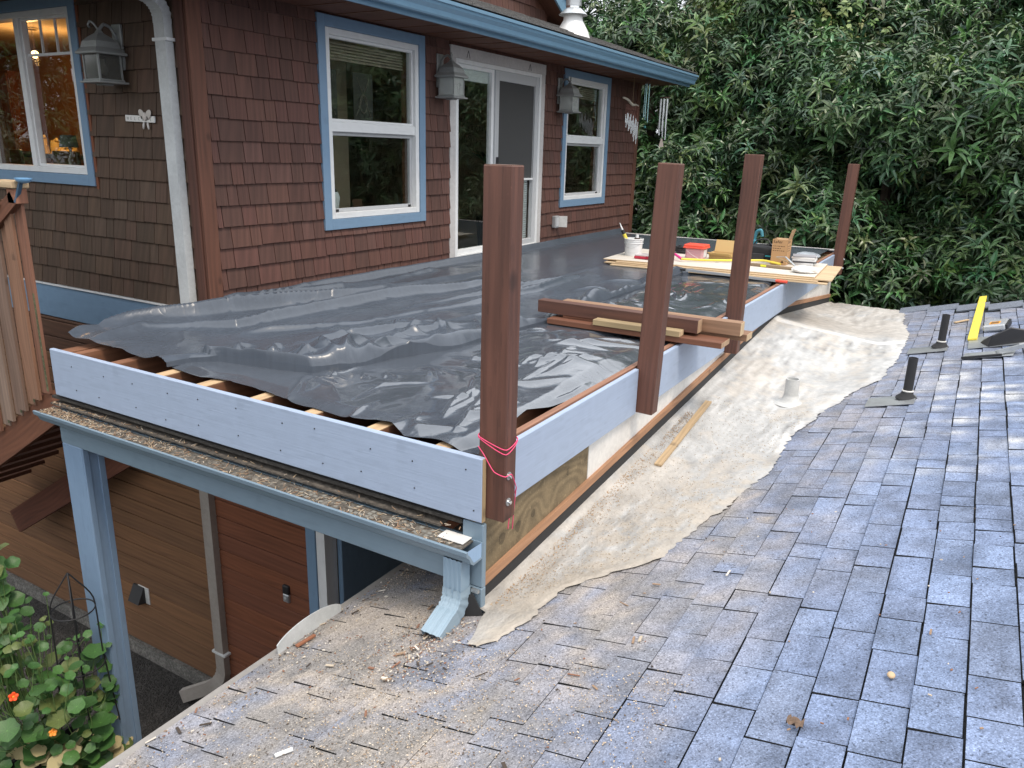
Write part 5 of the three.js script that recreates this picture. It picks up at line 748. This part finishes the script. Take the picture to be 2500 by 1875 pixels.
  for (const [i, z] of [-5.25, -5.72].entries()) { const p = thing('leaded_glass_art', ['dark leaded glass panel hanging inside the window near its frame', 'dark leaded glass panel hanging inside the window middle'][i], 'panel', 'leaded panels in the larger window', [-4.98, 1.4, z]); part('sheet', bx(-.004, .004, 0, .42, -.13, .13, 1), std([.035, .03, .025], { roughness: .3 }), p); part('tracery', MG([new THREE.TorusGeometry(.06, .004, 5, 20).rotateY(1.57).scale(1, 1.3, .8).translate(.006, .16, 0), bar([.006, .05, -.1], [.006, .38, .08], .004, .004), bar([.006, .05, .1], [.006, .38, -.08], .004, .004)]), std([.22, .19, .14], { metalness: .5, roughness: .4 }), p); }
  const hp = thing('potted_palm', 'dark spiky houseplant behind the sliding door', 'plant', null, [-5.3, 0, -8.35]); part('pot', cyl(.14, .11, .4, 0, .2, 0, 20), M.black, hp); part('trunk', cyl(.025, .03, .7, 0, .7, 0, 10), M.bark, hp); for (let i = 0; i < 16; i++) { const a = i * 2.4, L = rr(.3, .48); const g = new THREE.PlaneGeometry(L, .03, 6, 1), p = g.attributes.position; for (let q = 0; q < p.count; q++) { const t = (p.getX(q) + L / 2) / L; p.setXYZ(q, t * L, .35 * t - .5 * t * t * L, p.getY(q) * Math.sin(Math.PI * clamp(.15 + t * .85))); } g.computeVertexNormals(); part('frond', g.rotateY(a).translate(0, 1.02, 0), std([.03, .06, .025], { roughness: .6 }), hp); }
}

// ---------------------------------------------------------------- evergreen hedge trees
{
  const leaf = (L, w, droop) => { // folded leaf, base at origin along +x
    const p = [[0, 0, 0], [L * .4, L * .05, w / 2], [L * .4, -L * .02, 0], [L * .4, L * .05, -w / 2], [L, -droop * L, 0], [L * .75, -droop * L * .35 + L * .02, w * .36], [L * .75, -droop * L * .35 + L * .02, -w * .36], [L * .75, -droop * L * .45, 0]];
    const f = [0, 1, 2, 0, 2, 3, 1, 5, 2, 2, 5, 7, 2, 7, 3, 3, 7, 6, 5, 4, 7, 7, 4, 6]; const g = new THREE.BufferGeometry(); g.setAttribute('position', new THREE.Float32BufferAttribute(f.flatMap(i => p[i]), 3)); g.setAttribute('uv', new THREE.Float32BufferAttribute(f.flatMap(() => [0, 0]), 2)); g.computeVertexNormals(); return g;
  };
  const rosette = (n, L, w, d0) => { const a = []; for (let i = 0; i < n; i++) { const t = i / n, g = leaf(L * rr(.75, 1.1), w * rr(.85, 1.15), rr(.25, .75)); g.rotateX(rr(-.5, .5)).rotateZ(lerp(d0, -.35, t) + rr(-.2, .2)).rotateY(i * 2.4 + rr(-.3, .3)); a.push(g.translate(0, .05 * (1 - t) + rr(-.04, .04), 0)); } return mergeGeometries(a); };
  const laurel = [rosette(11, .17, .042, .9), rosette(9, .14, .038, .7), rosette(12, .19, .046, 1.0), rosette(7, .15, .04, .5)], maple = [rosette(7, .11, .075, .5), rosette(6, .1, .07, .3)];
  const lm = std([1, 1, 1], { roughness: .34 }), mm = std([1, 1, 1], { roughness: .55 });
  const m4 = new THREE.Matrix4(), q4 = new THREE.Quaternion(), cc = new THREE.Color();
  function tree(name, label, group, x, z, rx, ry, rz, cy, N, geos, mat, cols, lumpsN = 26) {
    const g = thing(name, label, 'tree', group, [x, GY, z]); const oy = cy - GY;
    const trk = part('trunk', new THREE.CylinderGeometry(.06, .13, oy + ry * .4, 10, 4).translate(0, (oy + ry * .4) / 2, 0), M.bark, g);
    const lumps = []; for (let i = 0; i < lumpsN; i++) { const u = rr(-1, 1), a = rr(0, 6.283), s = Math.sqrt(1 - u * u), k = rr(.55, .92); lumps.push([V(s * Math.cos(a) * rx * k, oy + u * ry * k, s * Math.sin(a) * rz * k), rr(.42, .98) * Math.min(1, rx * .6)]); }
    lumps.slice(0, 14).forEach(([c, r]) => { const y0 = clamp(c.y - 1, .5, oy + ry * .3); part('limb', tube([[0, y0, 0], [c.x * .5, y0 + (c.y - y0) * .4 + .2, c.z * .5], [c.x, c.y, c.z]], .025, 8, 5), M.bark, trk); });
    const per = geos.map(() => []);
    for (let i = 0; i < N; i++) {
      const [c, r] = lumps[Math.floor(rnd() * lumps.length)], n = V(rr(-1, 1), rr(-.75, 1), rr(-1, 1)); if (n.length() > 1 || n.length() < .15) { i--; continue; } n.normalize();
      const rad = r * (rnd() < .7 ? rr(.85, 1.12) : rr(.4, .9)), p = c.clone().addScaledVector(V(n.x, n.y * .85, n.z), rad);
      const axis = n.clone().multiplyScalar(.6).add(V(0, .8, 0)).add(V(rr(-.35, .35), rr(-.3, .3), rr(-.35, .35))).normalize(); q4.setFromUnitVectors(V(0, 1, 0), axis); q4.multiply(new THREE.Quaternion().setFromAxisAngle(V(0, 1, 0), rr(0, 6.28)));
      const s = rr(.65, 1.35); m4.compose(p, q4, V(s, s, s)); per[i % geos.length].push([m4.clone(), pick(cols).map(v => v * rr(.75, 1.25))]);
    }
    per.forEach((list, k) => { const im = new THREE.InstancedMesh(geos[k], mat, list.length); list.forEach(([m, c], i) => { im.setMatrixAt(i, m); im.setColorAt(i, cc.setRGB(...c)); }); im.name = 'crown'; im.userData.kind = 'stuff'; fin(im); g.add(im); });
    return g;
  }
  const dark = [[.06, .115, .046], [.07, .135, .05], [.05, .1, .046], [.08, .15, .055], [.1, .17, .06], [.066, .125, .066]], pale = [[.13, .19, .05], [.16, .22, .07], [.1, .16, .05], [.2, .22, .08]];
  const GL = 'evergreen hedge trees beyond the deck and roof';
  const LB = 'dense dark green laurel tree in the tall hedge beyond the deck and roof';
  for (const [x, z, rx, ry, rz, cy, N] of [[-3.9, -13.9, 1.7, 2.9, 1.2, .4, 4680], [-1.3, -13.3, 1.7, 2.8, 1.2, .3, 4940], [1.1, -13.0, 1.7, 2.9, 1.2, .3, 4940], [3.0, -13.4, 1.6, 3.1, 1.3, .6, 3380], [-5.8, -15, 2.0, 3.2, 1.4, 1.3, 3900], [-2.7, -15.2, 2.1, 3.4, 1.3, 1.4, 5460], [.4, -15.0, 2.3, 3.4, 1.4, 1.5, 5980], [-8.6, -16, 2.3, 3.4, 1.5, 2.1, 3380], [3.4, -15.4, 2.1, 3.9, 1.3, 1.9, 4420], [-1.2, -17, 3.4, 3.9, 1.2, 1.6, 4680], [-4.6, -17, 3, 3.8, 1.2, 1.7, 3900], [2.8, -17, 3.2, 4.3, 1.2, 2.1, 4680], [5.2, -16.2, 2.2, 3.8, 1.3, 1.9, 3000], [1.8, -18.4, 3, 4, 1.2, 2.5, 3000], [-2.2, -18.6, 3, 3.8, 1.2, 2.6, 3200], [-4.8, -19.4, 2.6, 3.6, 1.2, 2.6, 2600]]) tree('laurel_tree', LB, GL, x, z, rx, ry, rz, cy, N, laurel, lm, dark, 30);
  tree('maple_tree', 'pale yellow green leafy tree peeping over the dark hedge', null, -3.3, -15.6, 1.5, 1.5, 1.0, 3.6, 2200, maple, mm, pale);
  tree('fir_tree', 'brownish green conifer rising behind the hedge corner', null, 3.2, -16.2, 1.3, 2.2, 1.2, 3.6, 1500, maple, mm, [[.12, .13, .045], [.16, .14, .05], [.08, .1, .04]]);
  tree('tall_tree', 'tall mid green tree with a bare trunk behind the hedge', null, -6.2, -19, 3.6, 3.2, 1.5, 3.2, 3600, maple, mm, [[.06, .1, .035], [.08, .12, .04]]);
  // unseen garden trees: some mirrored in the panes, others added to block low sky
  for (const [x, z, h] of [[8.5, -12, 2.35], [11, -16, 2.5], [9.5, -20, 2.7], [6.5, -23, 2.9], [12.5, -9, 2.4], [-9.5, 2.5, 3], [-13, -1.2, 3.6], [-16.5, 1.2, 3.8], [-14.5, 4.5, 3.6], [-19, 4, 4], [-11.5, -3.2, 3.2], [-3, 8, 3], [2.5, 9, 2.8]]) tree('unseen_garden_tree', 'unseen leafy tree round the yard, added for pane reflections and to block low sky', 'trees across the yard', x, z, 2, h, 2, h - 2.2, 1100, laurel, lm, dark, 22);
}

renderer.render(scene, camera);
